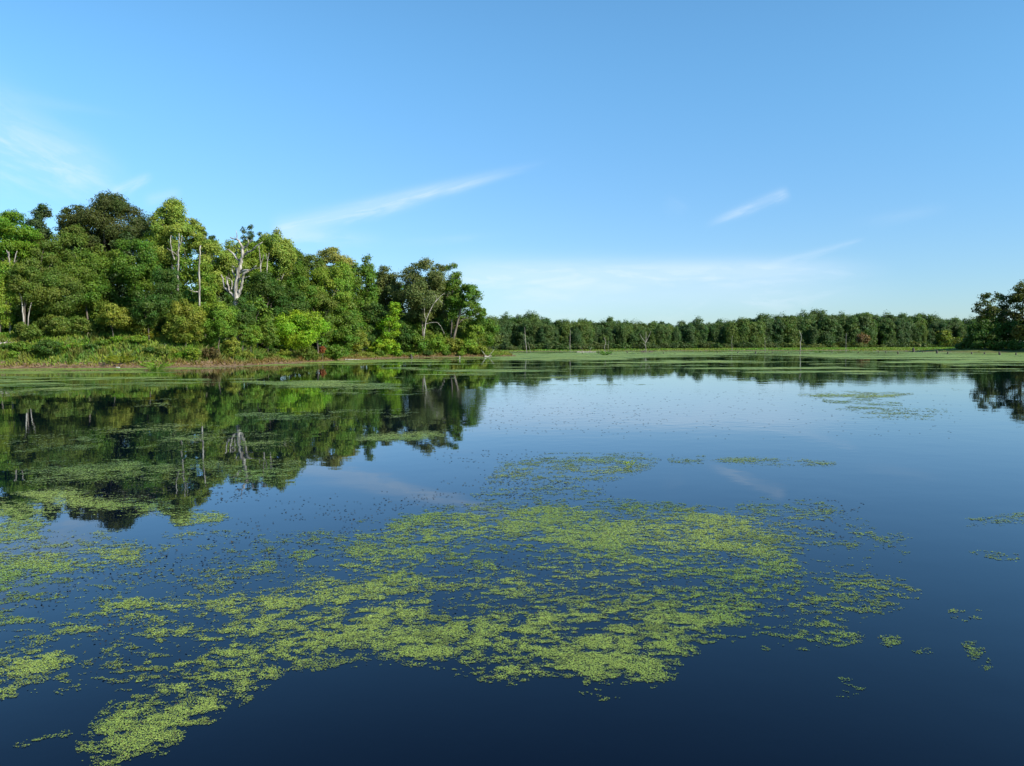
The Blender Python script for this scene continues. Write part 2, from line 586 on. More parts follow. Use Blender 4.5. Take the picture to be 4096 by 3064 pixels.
def trunk_mesh(name, rng, base_r, zmid, C, mat, lean=(0, 0), nlimb=7, sink=0.3, ztop=None):
    """tapered trunk with limbs into the crown's clumps"""
    top = np.array([lean[0], lean[1], zmid])
    tr = wiggle((0, 0, -sink), top, 6, base_r * .45, rng)
    r = np.linspace(base_r, base_r * .55, 6); r[0] *= 1.35
    lst = [tube(tr, r, 8)]
    if len(C):
        sel = rng.choice(len(C), min(nlimb, len(C)), replace=False)
        for i in sel:
            s = tr[rng.randint(3, 6)]
            e = C[i]
            P = wiggle(s, e, 5, np.linalg.norm(e - s) * .05, rng)
            P[1:-1, 2] += np.linalg.norm(e - s) * .06
            lst.append(tube(P, np.linspace(base_r * .42, base_r * .1, 5), 5))
    V, F = join_tubes(lst)
    return build_mesh(name, V, F, mat, smooth=True)

SEED = [100]
def tree(name, label, cat, px, D, top, bot, hw, col, style='oak', trunk=None, pale=False, cover=3.0, leaf=None, group=None,
         crown_name='crown', trunk_name='trunk', extra=(), base_r=None, squash=0.85, nlimb=7):
    """one tree from where its crown stands in the photo; trunk = px of the foot when it differs"""
    SEED[0] += 1
    rng = np.random.RandomState(SEED[0])
    X = at(px, D)
    tx = X if trunk is None else at(trunk, D)
    z0 = gz(tx, D)
    zt = at(px, D, top)[1]; zb = at(px, D, bot)[1]
    zb = min(max(zb, z0 + 0.05), zt - .4)
    rx = hw / FPX * D; rz = (zt - zb) / 2
    leaf = leaf or max(0.17, D * 0.0019)
    root = empty(name, (tx, D, z0))
    parts = [crown_data(rng, (zt + zb) / 2 - z0, rx, rz, leaf, style, cover, cx=X - tx, ry=max(rx * squash, min(rz * .7, rx)))]
    for (ex, et, eb, ew) in extra:
        X2, t2 = at(ex, D, et); b2 = at(ex, D, eb)[1]
        parts.append(crown_data(rng, (t2 + b2) / 2 - z0, ew / FPX * D, (t2 - b2) / 2, leaf, style, cover, cx=X2 - tx, cy=rng.uniform(-1, 1)))
    cr = link(crown_name, crown_mesh(crown_name, parts, M_LEAF), root)
    cr.color = (*col, 1)
    C = np.concatenate([p[3] for p in parts])
    Hh = zt - z0
    br = base_r or max(0.05, Hh * 0.011)
    link(trunk_name, trunk_mesh(trunk_name, rng, br, max((zb - z0) + (zt - zb) * .35, .2), C, M_PALE if pale else M_BARK,
                                lean=((X - tx) * .6, 0), nlimb=nlimb), root)
    tag(root, label, cat, group)
    return root

def Ds(px):
    return float(np.interp(px, [p for p, d in LP], [d for p, d in LP]))

# leaf colours (real base colours)
BRIGHT = (0.085, 0.180, 0.014); LIME = (0.150, 0.260, 0.016); YGREEN = (0.165, 0.230, 0.045); MID = (0.075, 0.140, 0.018)
DARK = (0.042, 0.088, 0.016); OLIVE = (0.078, 0.122, 0.022); DOLIVE = (0.050, 0.070, 0.020); BLUE = (0.046, 0.082, 0.032)
GREY = (0.090, 0.118, 0.042); YEL = (0.185, 0.21, 0.06); YOL = (0.135, 0.170, 0.026); LGREEN = (0.118, 0.195, 0.024)
RED = (0.18, 0.07, 0.03); RUST = (0.085, 0.070, 0.030)

# ---- the wood on the near left bank: tuple = label, px, inland, top, bottom, half width, colour, style, options
WOOD = [
 ('bright feathery green tree cut off by the left picture edge', 6, 14, 203, 272, 31, BRIGHT, 'layer', dict(cover=3.6)),
 ('yellow green low tree at the left picture edge above dark undergrowth', 1, 8, 258, 330, 22, LGREEN, 'oak', {}),
 ('narrow bluish green treetop standing left of the big dark oak', 45, 30, 204, 258, 14, BLUE, 'oak', {}),
 ('tallest tree of the wood, broad dark olive dome crown', 108, 28, 190, 270, 45, DOLIVE, 'oak', dict(cover=3.6)),
 ('small dark olive crown leaning on the left shoulder of the tallest dome tree', 71, 27, 205, 250, 10, DOLIVE, 'oak', {}),
 ('tall pale yellow green tree with forked white trunks right of the dark dome tree', 173, 24, 200, 270, 24, YGREEN, 'oak', dict(cover=3.4, pale=True, extra=((192, 216, 250, 11), (164, 207, 245, 12)))),
 ('mid green sunlit tree in front of the tallest dome tree', 138, 14, 235, 298, 28, MID, 'round', {}),
 ('olive tree behind two pale slender trunks near the left edge', 42, 16, 230, 300, 23, OLIVE, 'oak', {}),
 ('medium olive green crown below the narrow bluish treetop', 75, 19, 222, 280, 17, OLIVE, 'oak', {}),
 ('mid green crown under the left half of the tallest dome tree', 88, 12, 246, 308, 25, MID, 'oak', {}),
 ('dark olive wide tree low in the wood above the grassy bank', 58, 9, 264, 318, 30, OLIVE, 'oak', {}),
 ('dark green upright tree below the forked white trunks', 169, 8, 258, 328, 15, DARK, 'tall', {}),
 ('yellow green crown directly behind the twisted limbs of the big dead tree', 232, 21, 238, 296, 17, YGREEN, 'oak', {}),
 ('fresh green crown under the three dark spires', 258, 28, 241, 290, 15, LGREEN, 'oak', {}),
 ('dull green crown on the skyline dip left of the spire pair', 292, 30, 246, 295, 14, MID, 'oak', {}),
 ('dull olive crown on the skyline left of the yellowish crown', 312, 30, 252, 300, 14, OLIVE, 'oak', {}),
 ('small blue green crown peeping over right of the pale yellow green tree', 205, 46, 231, 268, 8, BLUE, 'oak', {}),
 ('small blue green crown just left of the dead tree top', 214, 49, 233, 268, 7, BLUE, 'oak', {}),
 ('yellow green rounded tree left of the big dead tree', 213, 22, 235, 295, 20, YGREEN, 'round', {}),
 ('narrow lime tree behind the thin white dead trunk', 206, 11, 262, 312, 13, LGREEN, 'oak', {}),
 ('dark green spire right behind the dead tree top, leftmost of three', 245, 42, 227, 285, 5.5, BLUE, 'tall', {}),
 ('thin dark green spire, middle one of three behind the dead tree', 253, 44, 225.5, 285, 5, BLUE, 'tall', {}),
 ('dark green spire nearest the tall yellow green crown, rightmost of three', 261, 42, 227, 285, 6, BLUE, 'tall', {}),
 ('tall yellow green tree right of the big dead tree', 278, 26, 222, 290, 19, YGREEN, 'oak', dict(cover=3.3, pale=True, extra=((266, 236, 275, 13), (288, 240, 272, 9)))),
 ('dark spire treetop on the slope of the skyline, left of a pair', 297, 38, 246, 295, 7, BLUE, 'tall', {}),
 ('dark spire treetop on the slope of the skyline, right of a pair', 304, 40, 250, 295, 6, BLUE, 'tall', {}),
 ('tree with yellowish thinning crown on the skyline', 334, 34, 243, 295, 21, YEL, 'oak', dict(cover=3.2)),
 ('large light green round tree below the yellowish crown', 332, 18, 255, 322, 27, LGREEN, 'round', {}),
 ('mid green tree between the big dead tree and the large light green one', 301, 17, 266, 322, 18, MID, 'oak', {}),
 ('narrow dark green tree right of the yellowish crown', 368, 25, 254, 322, 11, MID, 'tall', {}),
 ('grey green crown filling the skyline left of the rugged crown', 384, 33, 268, 318, 15, GREY, 'oak', {}),
 ('mid green crown on the skyline between yellowish crown and narrow dark tree', 353, 33, 260, 315, 12, MID, 'oak', {}),
 ('thin grey green tree between narrow dark green tree and grey green oak', 390, 27, 263, 330, 14, GREY, 'oak', {}),
 ('big grey green tree with rugged crown near the point', 423, 12, 256, 335, 24, GREY, 'oak', dict(cover=3.1)),
 ('grey green tree tucked against the right side of the rugged crown', 441, 15, 258, 325, 12, GREY, 'oak', {}),
 ('slim dark tree with knobbly top near the end of the point', 454, 9, 262, 322, 9.5, MID, 'oak', dict(cover=2.8, trunk=450)),
 ('last tree on the point, crown drooping out over the water', 470, 7, 280, 318, 14, MID, 'oak', dict(cover=2.6, trunk=450, base_r=.36, extra=((480, 306, 324, 7), (458, 290, 312, 8)))),
 ('dark green bushy tree at the foot right of the dead tree', 266, 14, 268, 338, 22, DARK, 'oak', {}),
 ('dark green tree behind the bright lime bush', 290, 12, 286, 343, 21, DARK, 'oak', {}),
 ('dull olive tree under the large light green round tree', 318, 10, 280, 345, 19, OLIVE, 'oak', {}),
 ('mid green thicket tree left of the small lime tree', 345, 8, 303, 353, 16, MID, 'oak', {}),
 ('dark tree in shade behind the small lime tree', 374, 14, 300, 348, 14, DARK, 'oak', {}),
 ('dark tree behind the crooked white trunk on the point', 437, 16, 308, 350, 16, DARK, 'oak', {}),
 ('dark low tree in front of the foot of the big dead tree', 243, 6, 297, 338, 14, DARK, 'oak', {}),
 ('lime green dense bushy tree below the thin white dead trunk', 219, 5, 298, 343, 22, LGREEN, 'bush', {}),
 ('small lime tree with uneven crown standing at the water edge', 389, 4, 312, 345, 13, LIME, 'airy', dict(cover=3.4, trunk=383, extra=((396, 299, 318, 7), (376, 338, 355, 14), (391, 340, 355, 10)))),
 ('dark green rounded small tree left of the olive shrub on the bank', 149, 6, 288, 328, 19, DARK, 'round', {}),
 ('yellow olive spreading small tree above the grassy bank', 113, 6, 296, 332, 21, YOL, 'airy', dict(cover=3.4)),
 ('olive yellow bushy tree between dark green and lime bushy trees', 186, 4.5, 296, 342, 20, YOL, 'oak', dict(extra=((176, 312, 342, 11), (194, 306, 340, 10)))),
 ('olive tree carrying two pale slender trunks by the left edge', 25, 7, 262, 305, 17, OLIVE, 'oak', dict(nlimb=5)),
 ('yellow green tree behind the shrubs at the very end of the point', 473, 9, 318, 348, 12, LGREEN, 'oak', {}),
 ('green tree fading out at the right end of the left wood', 489, 45, 318, 348, 11, MID, 'oak', {}),
]
for lab, px, off, top, bot, hw, col, sty, kw in WOOD:
    tree('broadleaf_tree', lab, 'tree', px, Ds(px) + off, top, bot, hw, col, sty, **kw)

# trees that fill the wood behind the front rows
sky_line = [(-60, 205), (0, 206), (50, 208), (70, 208), (108, 192), (150, 200), (190, 212), (210, 234), (245, 232), (280, 228), (310, 255), (335, 248), (370, 258), (395, 266), (425, 260), (450, 266), (475, 292), (490, 325)]
k = 0
for px in np.arange(-36, 470, 22):
    for row in (0, 1):
        p = px + random.uniform(-5, 5) + row * 7
        top = float(np.interp(p, *zip(*sky_line))) + random.uniform(14, 26) + row * 22
        cc = random.choice([DARK, MID, OLIVE, BLUE])
        tree('broadleaf_tree', 'green tree half hidden behind the front rows of the left wood', 'tree', p, Ds(p) + 36 - row * 12 + random.uniform(-3, 3),
             top, 345 if row else 330, random.uniform(14, 19), cc, 'oak', cover=2.0, leaf=.42, group='trees filling the left wood', nlimb=4)

for p, off in ((306, 26), (318, 28), (329, 24), (341, 26), (353, 22), (365, 24), (378, 20)):
    tree('broadleaf_tree', 'green tree half hidden behind the front rows of the left wood', 'tree', p, Ds(p) + off, 304, 354, 13, random.choice([DARK, MID, OLIVE]), 'round', cover=2.4, leaf=.36,
         group='trees filling the left wood', nlimb=4)
for px in np.arange(-26, 480, 15):
    p = px + random.uniform(-4, 4)
    b = float(np.interp(p, [0, 200, 300, 360, 480], [334, 340, 347, 351, 352]))
    tree('broadleaf_tree', 'low green understory tree between bank shrubs and the tall crowns', 'tree', p, Ds(p) + 13 + random.uniform(0, 5),
         b - random.uniform(38, 52) * (.8 if p > 380 else 1), b, random.uniform(13, 18), random.choice([DARK, MID, OLIVE, MID, LGREEN]), 'round', cover=2.3, leaf=.36,
         group='understory trees of the left wood', nlimb=4)

def D_row(px, row):
    """depth at which the bank seen in column px reaches the photo row"""
    dd = Ds(px) + np.linspace(.2, 22, 60)
    d0 = pdir(px, hor(px))[0]
    z = ground_h(d0 * dd, dd)
    rows = hor(px) + (H_CAM - z) / dd * FPX
    k_ = np.where(rows <= row)[0]
    return float(dd[k_[0]]) if len(k_) else float(dd[int(np.argmin(rows))])

# ---- shrubs on the left bank
SHRUBS = [
 ('olive green shrub at the top of the grassy bank, left of two side by side', 55, 3, 314, 338, 17, OLIVE, 12),
 ('olive green shrub at the top of the grassy bank, right of two side by side', 84, 3, 314, 338, 15, OLIVE, 12),
 ('olive green shrub hiding the foot of the two pale slender trunks', 29, 3, 322, 342, 14, OLIVE, 6),
 ('pale olive shrub under the dark green rounded small tree', 141, 3, 318, 339, 15, YOL, 11),
 ('dark green leafy shrub halfway down the grassy bank', 49, 0, 339, 359, 14, DARK, 7.5),
 ('low green shrub beside the halfway dark shrub on the grassy bank', 22, 0, 342, 354, 11, MID, 8),
 ('bright green low bush near the shoreline left of the reddish shrub', 191, 0, 347, 362, 9, LGREEN, 4.5),
 ('reddish brown shrub near the shoreline', 211, 0, 347, 361, 9, RUST, 5),
 ('olive shrub draped with yellow vines beside the reddish shrub', 231, 0, 337, 361, 10, YOL, 5.5),
 ('big bright lime bush spreading over the bank', 291, 0, 310, 350, 35, LIME, 7),
 ('leafy green bush in front of the dark bushy tree right of the dead tree', 268, 0, 318, 348, 12, MID, 8),
 ('rounded green bush hiding the foot of the big dead tree', 239, 0, 316, 349, 12, MID, 6.3),
 ('small green bush left of the big bright lime bush', 251, 0, 322, 349, 11, LGREEN, 7),
 ('small olive bush under the big bright lime bush at the shore', 307, 0, 345, 362, 8, OLIVE, 3.2),
 ('round green bush at the shore right of the red one', 335, 0, 344, 361.5, 12, MID, 3),
 ('small red orange bush at the shore', 322.5, 0, 346.5, 353.5, 3.2, RED, 3.4),
 ('low olive bush under the lime bush left of the red one', 314, 0, 352, 361, 5, OLIVE, 2.8),
 ('yellow green bush left of the small lime tree', 357, 0, 328, 352, 12, YOL, 6),
 ('small leafy green plant on the bare soil right of the lime tree', 397, 0, 349, 357.5, 6, BRIGHT, 2.6),
 ('green shrub on the point below the crooked white trunk', 417, 0, 332, 355, 15, MID, 5),
 ('yellow green shrub on the point left of the last tree trunk', 436, 0, 335, 355.5, 12, LGREEN, 4),
 ('pale yellow shrub on the point right of the last tree trunk', 455, 0, 336, 355, 12, YOL, 4.5),
 ('green tangled shrub near the tip of the point', 468, 0, 339, 355.5, 11, LGREEN, 4),
 ('lowest olive shrub at the very tip of the point', 480, 0, 345, 356, 8, YOL, 3.5),
 ('dark green shrub in shade left of the crooked white trunk', 403, 0, 322, 350, 13, DARK, 9),
 ('olive undergrowth bush below the dark oak wood left of yellow olive tree', 100, 0, 318, 336, 13, DARK, 14),
]
for lab, px, _, top, bot, hw, col, off in SHRUBS:
    tree('shrub', lab, 'shrub', px, min(D_row(px, bot - 1), Ds(px) + off), top, bot, hw, col, 'bush', crown_name='foliage', trunk_name='stem', cover=3.2,
         leaf=max(.18, Ds(px) * .0020), base_r=.06, nlimb=5)
for px in (4, 14, 33, 62, 76, 90, 104, 117, 128, 138, 150, 163, 172, 180, 203, 244, 258, 272, 284, 349, 367, 380, 409, 428, 446, 461):
    lo = float(np.interp(px, [0, 190, 260, 350, 480], [339, 341, 350, 353, 354])); hi = float(np.interp(px, [0, 190, 260, 350, 480], [362, 361, 361, 358, 356]))
    b = random.uniform(lo + 2, hi)
    hgt = random.uniform(5, 9) * (.7 if px > 340 else 1)
    tree('shrub', 'low leafy weed clump growing in the grass of the left bank', 'shrub', px, min(D_row(px, b), Ds(px) + 9), b - hgt, b + 1, random.uniform(6, 10) * (.7 if px > 340 else 1),
         random.choice([MID, LGREEN, OLIVE, DARK, BRIGHT, YOL]), 'bush', crown_name='foliage', trunk_name='stem', cover=2.6, leaf=.17, base_r=.05,
         group='weed clumps of the left bank', nlimb=4)
for px in (2, 12, 35, 70, 118, 130, 160, 172, 205, 265, 279, 291, 303, 340, 366, 428, 446):
    p = px + random.uniform(-4, 4)
    b = 338 if p < 190 else 348
    tree('shrub', 'dark shrub in the shaded undergrowth under the left wood', 'shrub', p, Ds(p) + 13 + random.uniform(-1, 2), b - random.uniform(15, 24), b,
         random.uniform(10, 14), random.choice([DARK, OLIVE, MID]), 'bush', crown_name='foliage', trunk_name='stem', cover=2.4, leaf=.34, base_r=.06,
         group='undergrowth shrubs of the left wood', nlimb=4)

# ------------------------------------------------------------------ dead trees and bare trunks, traced limb by limb, each limb with its own depth and thickness
def limb(px_pts, D, r0, r1, rng, foot, depth=0.0):
    P = []
    n = len(px_pts)
    for i, (a, b) in enumerate(px_pts):
        dd = D + depth * i / max(n - 1, 1)
        x, z = at(a, dd, b)
        P.append((x - foot[0], dd - foot[1], z - foot[2]))
    P = np.array(P)
    t = np.linspace(0, 1, n); tt = np.linspace(0, 1, max(n * 3, 5))
    Q = np.stack([np.interp(tt, t, P[:, i]) for i in range(3)], -1)
    Q[1:-1] += rng.normal(size=(len(tt) - 2, 3)) * r0 * .22
    return tube(Q, np.linspace(r0, r1, len(tt)) * (1 + .12 * rng.normal(size=len(tt)).clip(-1, 1)), 7)

def dead_tree(name, label, cat, D, trunk_pts, tr_r, branches, mat, foot_px=None, group=None, k=.66):
    SEED[0] += 1
    rng = np.random.RandomState(SEED[0])
    fx = at(trunk_pts[0][0], D)
    fz = gz(fx, D)
    foot = (fx, D, fz)
    root = empty(name, foot)
    zrow = trunk_pts[0]
    if at(zrow[0], D, zrow[1])[1] > fz - .2:
        # continue the trunk down into the ground behind what hides it
        drop = (at(zrow[0], D, zrow[1])[1] - fz + .3) / D * FPX
        trunk_pts = [(zrow[0], zrow[1] + drop)] + list(trunk_pts)
    V, F = limb(trunk_pts, D, tr_r[0] * k, tr_r[1] * k, rng, foot)
    link('trunk', build_mesh('trunk', V, F, mat, smooth=True), root)
    for pts, r0, r1, dep in branches:
        V, F = limb(pts, D, r0 * k, r1 * k, rng, foot, dep)
        link('branch', build_mesh('branch', V, F, mat, smooth=True), root)
    tag(root, label, cat, group)
    return root

z1 = lambda pts: [(210 + a * .05137, 220 + b * .05137) for a, b in pts]
z2 = lambda pts: [(390 + a * .06646, 255 + b * .06646) for a, b in pts]
z6 = lambda pts: [(150 + a * .06949, 195 + b * .06949) for a, b in pts]
Dd = Ds(238) + 7
dead_tree('dead_tree', 'big bare grey dead tree with twisted limbs standing in the green wood', 'dead tree', Dd,
  z1([(510, 1560), (505, 1400), (520, 1200), (550, 1000), (580, 880), (640, 730), (635, 580), (640, 550)]), (.56, .24), [
  (z1([(640, 550), (590, 460), (560, 390), (520, 375), (450, 370), (390, 335)]), .24, .09, .6),
  (z1([(520, 375), (525, 300), (505, 200)]), .11, .04, .2),
  (z1([(505, 365), (470, 310)]), .06, .03, -.3),
  (z1([(640, 550), (710, 510), (750, 450), (830, 395)]), .2, .09, -.8),
  (z1([(750, 450), (735, 380), (720, 340)]), .09, .04, .3),
  (z1([(630, 560), (560, 550), (500, 545)]), .14, .06, 1.0),
  (z1([(650, 690), (710, 635), (800, 610), (880, 520), (1020, 430)]), .26, .11, -1.4),
  (z1([(735, 610), (715, 540)]), .05, .03, 0),
  (z1([(590, 850), (560, 790), (500, 740), (430, 630), (380, 590), (310, 565)]), .26, .09, 1.2),
  (z1([(530, 1000), (500, 940), (420, 890)]), .15, .07, .7),
  (z1([(505, 1120), (450, 1030), (425, 930)]), .13, .08, .8),
  (z1([(560, 1050), (640, 990), (720, 975), (790, 985), (830, 950), (900, 890)]), .24, .08, -1.5),
  (z1([(790, 985), (860, 945), (950, 935)]), .1, .05, -.5),
  (z1([(545, 1490), (590, 1360), (630, 1180), (640, 1080), (740, 990)]), .32, .2, -1.0),
  (z1([(640, 1150), (700, 1115), (770, 1095)]), .16, .07, -.8),
  (z1([(520, 1130), (600, 1140)]), .15, .1, -.4),
  (z1([(480, 1490), (400, 1430), (340, 1370), (270, 1300), (250, 1160), (220, 1060)]), .32, .10, 1.0),
  (z1([(370, 1380), (345, 1260), (320, 1105)]), .2, .16, .5),
  (z1([(420, 1350), (440, 1240), (400, 1160), (360, 1130)]), .17, .09, .3),
  ], M_DEAD)
dead_tree('dead_tree', 'thin upright white dead trunk left of the big dead tree', 'dead trunk', Ds(199) + 7,
  z6([(712, 1420), (710, 1250), (705, 1050), (718, 900), (727, 730)]), (.2, .11), [
  (z6([(712, 1395), (640, 1390), (570, 1365)]), .12, .05, -.6),
  (z6([(705, 1170), (680, 1110)]), .07, .04, .2),
  (z6([(714, 900), (700, 930)]), .05, .03, .2)], M_PALE)
dead_tree('bare_tree', 'forked white bare trunk inside the pale yellow green tree', 'bare trunk', Ds(178) + 11,
  z6([(405, 1250), (403, 1170), (408, 960), (412, 780), (425, 720)]), (.24, .15), [
  (z6([(412, 780), (420, 650), (418, 555)]), .15, .07, .4),
  (z6([(425, 740), (450, 680), (460, 580)]), .13, .06, -.4),
  (z6([(405, 880), (350, 830), (245, 765)]), .11, .05, -.6),
  (z6([(350, 930), (310, 790), (290, 680), (305, 580)]), .16, .06, .5)], M_PALE)
dead_tree('bare_tree', 'forked pale bare trunk right of the big dead tree', 'bare trunk', Ds(262) + 17.5,
  z1([(985, 1130), (985, 960), (985, 850)]), (.2, .15), [
  (z1([(985, 850), (970, 700), (950, 520), (945, 470)]), .14, .05, .3),
  (z1([(990, 860), (1020, 780), (1045, 680)]), .12, .06, -.3)], M_PALE)
dead_tree('bare_tree', 'short forked pale trunk showing in the tall yellow green tree', 'bare trunk', Ds(267) + 18.5,
  z1([(1115, 950), (1118, 860), (1115, 770)]), (.18, .13), [
  (z1([(1115, 770), (1090, 650)]), .11, .05, .3), (z1([(1120, 770), (1150, 640)]), .1, .05, -.3)], M_PALE)
Dc = Ds(424) + 3.6
dead_tree('leaning_tree', 'crooked white leaning trunk with an arching branch on the point', 'bare trunk', Dc,
  z2([(510, 1190), (525, 1100), (540, 980), (600, 850), (640, 760), (700, 680)]), (.24, .13), [
  (z2([(540, 1040), (620, 1015), (715, 1015), (770, 1080), (820, 1190)]), .13, .06, -.8),
  (z2([(700, 680), (760, 620), (820, 570)]), .12, .05, .6),
  (z2([(535, 960), (515, 880), (520, 790)]), .09, .05, .4),
  (z2([(700, 690), (740, 670), (800, 740)]), .07, .03, -.4),
  (z2([(700, 680), (690, 610), (660, 580)]), .07, .03, .3)], M_PALE)
dead_tree('slim_tree', 'pale slender trunk by the left edge, left and thicker of two', 'bare trunk', Ds(22) + 6.8,
  [(24, 328), (23, 312), (21.5, 298), (18, 288)], (.155, .11), [], M_PALE)
dead_tree('slim_tree', 'pale slender trunk by the left edge, right and thinner of two', 'bare trunk', Ds(29) + 7,
  [(27.5, 328), (29, 312), (33, 296)], (.11, .07), [], M_PALE)
dead_tree('bare_tree', 'pale forked limbs below the bright feathery tree at the left edge', 'bare trunk', Ds(9) + 10.5,
  [(10, 268), (9, 258), (8.5, 252)], (.2, .14), [([(9, 258), (6.5, 250)], .1, .06, .2), ([(14, 262), (15.5, 256), (17, 251)], .1, .06, .1)], M_PALE)

# snags standing in the far shallows
def snag(label, px, top, base, D, r, pts=None, branches=()):
    p = pts or [(px, base), (px + random.uniform(-.4, .4), (top + base) / 2), (px + random.uniform(-.6, .6), top)]
    return dead_tree('snag', label, 'dead trunk', D, p, (r * .8, r * .35), [(b, r * .5, r * .2, .5) for b in branches], M_SNAG)

snag('tall leaning snag with side limb in the marsh nearest the point', 526, 327, 353, 276, .24,
     [(527, 353.5), (526, 345), (525, 335), (524.5, 327)], [[(526.5, 347), (524, 339), (523, 334)]])
snag('straight bare snag before the far wood, second from the point', 570, 330, 351, 330, .26)
snag('short crooked snag in the marsh with a bent top', 605, 337, 353, 300, .22, [(605, 353.5), (604.5, 347), (606, 342), (604, 337)])
snag('thin short snag right beside the crooked bent one', 608.5, 341, 352, 310, .14)
snag('pale branching snag with forked limbs on the far marsh', 646, 331, 351, 360, .34, [(646, 351), (645.5, 345), (646, 340)],
     [[(646, 343), (642, 338), (640, 334)], [(646, 342), (649, 336), (651, 331)], [(645.5, 346), (643, 343)], [(646, 340), (646, 332)]])
snag('thin bent snag standing in the open water on its reflection', 800, 331, 355, 196, .24,
     [(800, 355.5), (800.2, 349), (800.5, 343), (801.5, 337), (799.5, 331)])
snag('straight pole like snag right of the bent one in the water', 846, 333, 349, 330, .2)
snag('thin snag at the foot of the far wood left of the bent one', 765, 337, 348, 370, .2)
snag('short snag at the foot of the far wood behind the marsh', 732, 336, 347, 380, .18)
snag('tiny leaning snag beside the tall one near the point', 530.5, 342, 353, 285, .11, [(530.5, 353.5), (529.5, 347), (528, 342)])

# ------------------------------------------------------------------ far wood
TOPS = [(470, 316), (488, 317), (514, 316), (535, 315.5), (552, 317), (562, 321), (570, 319.5), (594, 319.5), (619, 319.5), (628, 322.5), (644, 321), (661, 321), (667, 324.5), (676, 324.5),
        (684, 320.5), (708, 321.5), (730, 319.5), (741, 317.5), (768, 316.5), (797, 313), (818, 311.5), (830, 311), (847, 315.5), (865, 309.5), (875, 314), (886, 313.5),
        (899, 316), (912, 313), (928, 316.5), (948, 317), (963, 318), (1000, 318), (1100, 316)]
def far_top(p): return float(np.interp(p, *zip(*TOPS)))

protos = []
for i in range(9):
    rng = np.random.RandomState(900 + i)
    sty = ['vine', 'tall', 'oak', 'vine', 'round', 'tall', 'oak', 'vine', 'round'][i]
    parts = [crown_data(rng, 10.6, 6.0, 9.8, 0.75, sty, 3.0), crown_data(rng, 14.2 + rng.uniform(-.5, .8), 5.4, 5.2, 0.75, 'oak', 2.3, cx=rng.uniform(-2.5, 2.5), cy=rng.uniform(-2.5, 2.5))]
    if True:   # curtains of vines round the foot
        parts.append(crown_data(rng, 4.4, 5.4, 4.6, 0.75, 'vine', 2.2))
    cm = crown_mesh('crown', parts, M_LEAF)
    tm = trunk_mesh('trunk', rng, .22, 9.0, parts[0][3], M_BARK, nlimb=5)
    protos.append((cm, tm))
far_cols = [(0.050, 0.098, 0.036), (0.058, 0.106, 0.035), (0.046, 0.090, 0.038), (0.074, 0.124, 0.036), (0.054, 0.096, 0.040), (0.062, 0.110, 0.036)]

def far_tree(px, D, top, label, group, wscale=1.0, col=None):
    x = at(px, D); z0 = gz(x, D)
    Hh = at(px, D, top)[1] - z0
    cm, tm = random.choice(protos)
    r = empty('broadleaf_tree', (x, D, z0))
    s = Hh / 20.6
    r.scale = (s * wscale * random.uniform(.8, 1.15), s * wscale, s)
    r.rotation_euler = (0, 0, random.uniform(0, 6.28))
    c = link('crown', cm, r); link('trunk', tm, r)
    c.color = (*(col or random.choice(far_cols)), 1)
    tag(r, label, 'tree', group)

def farD(px): return float(np.interp(px, [470, 560, 700, 850, 965, 1100], [425, 435, 470, 500, 520, 520]))
p = 474.0
while p < 976:
    far_tree(p, farD(p) + random.uniform(-6, 8), far_top(p) + random.choice([0, 2, 4, 8, 12]) + random.uniform(0, 3), 'green tree draped in vines in the front row of the far wood', 'front row of the far wood',
             random.uniform(.8, 1.15))
    p += random.uniform(4.2, 7.6)
p = 470.0
while p < 1000:
    far_tree(p, farD(p) + random.uniform(18, 34), far_top(p) + random.uniform(-1.2, 2.5), 'dull green treetop behind the front row of the far wood', 'back rows of the far wood', random.uniform(.9, 1.25))
    p += random.uniform(5.6, 9.4)
# brighter single bushes at the foot of the far wood
tree('shrub', 'round yellow green bush at the foot of the far wood near the right bank', 'shrub', 944, 470, 330.5, 346, 9.5, (.115, .15, .025), 'bush', crown_name='foliage', trunk_name='stem', leaf=1.0)
tree('shrub', 'brownish bush at the foot of the far wood right of the pole like snag', 'shrub', 863, 470, 333, 346, 7, (.12, .085, .045), 'bush', crown_name='foliage', trunk_name='stem', leaf=1.0)
tree('shrub', 'small yellow green bush between far wood and the dark right bank', 'shrub', 958, 330, 338, 348, 6, (.10, .13, .025), 'bush', crown_name='foliage', trunk_name='stem', leaf=.8)
tree('shrub', 'pale green tree sized bush at the foot of the far wood by the point', 'shrub', 494, 330, 330, 347, 8, (.075, .115, .03), 'bush', crown_name='foliage', trunk_name='stem', leaf=.8)
bush_p = crown_mesh('foliage', [crown_data(np.random.RandomState(61), 1.3, 3.2, 1.6, .7, 'bush', 2.4)], M_LEAF)
stem_p = trunk_mesh('stem', np.random.RandomState(62), .08, 1.2, np.array([[0, 0, 2.], [1, 0, 1.6], [-1, .4, 1.7]]), M_BARK)
p = 488.0
while p < 975:
    D = farD(p) - random.uniform(6, 40)
    x = at(p, D)
    r = empty('shrub', (x, D, gz(x, D)))
    s = random.uniform(.6, 1.35)
    r.scale = (s * 1.3, s, s); r.rotation_euler = (0, 0, random.uniform(0, 6.28))
    c = link('foliage', bush_p, r); link('stem', stem_p, r)
    c.color = (*random.choice([(.05, .09, .025), (.06, .085, .03), (.045, .075, .025), (.08, .11, .03)]), 1)
    tag(r, 'low green bush along the foot of the far wood', 'shrub', 'bushes along the foot of the far wood')
    p += random.uniform(4.5, 9)

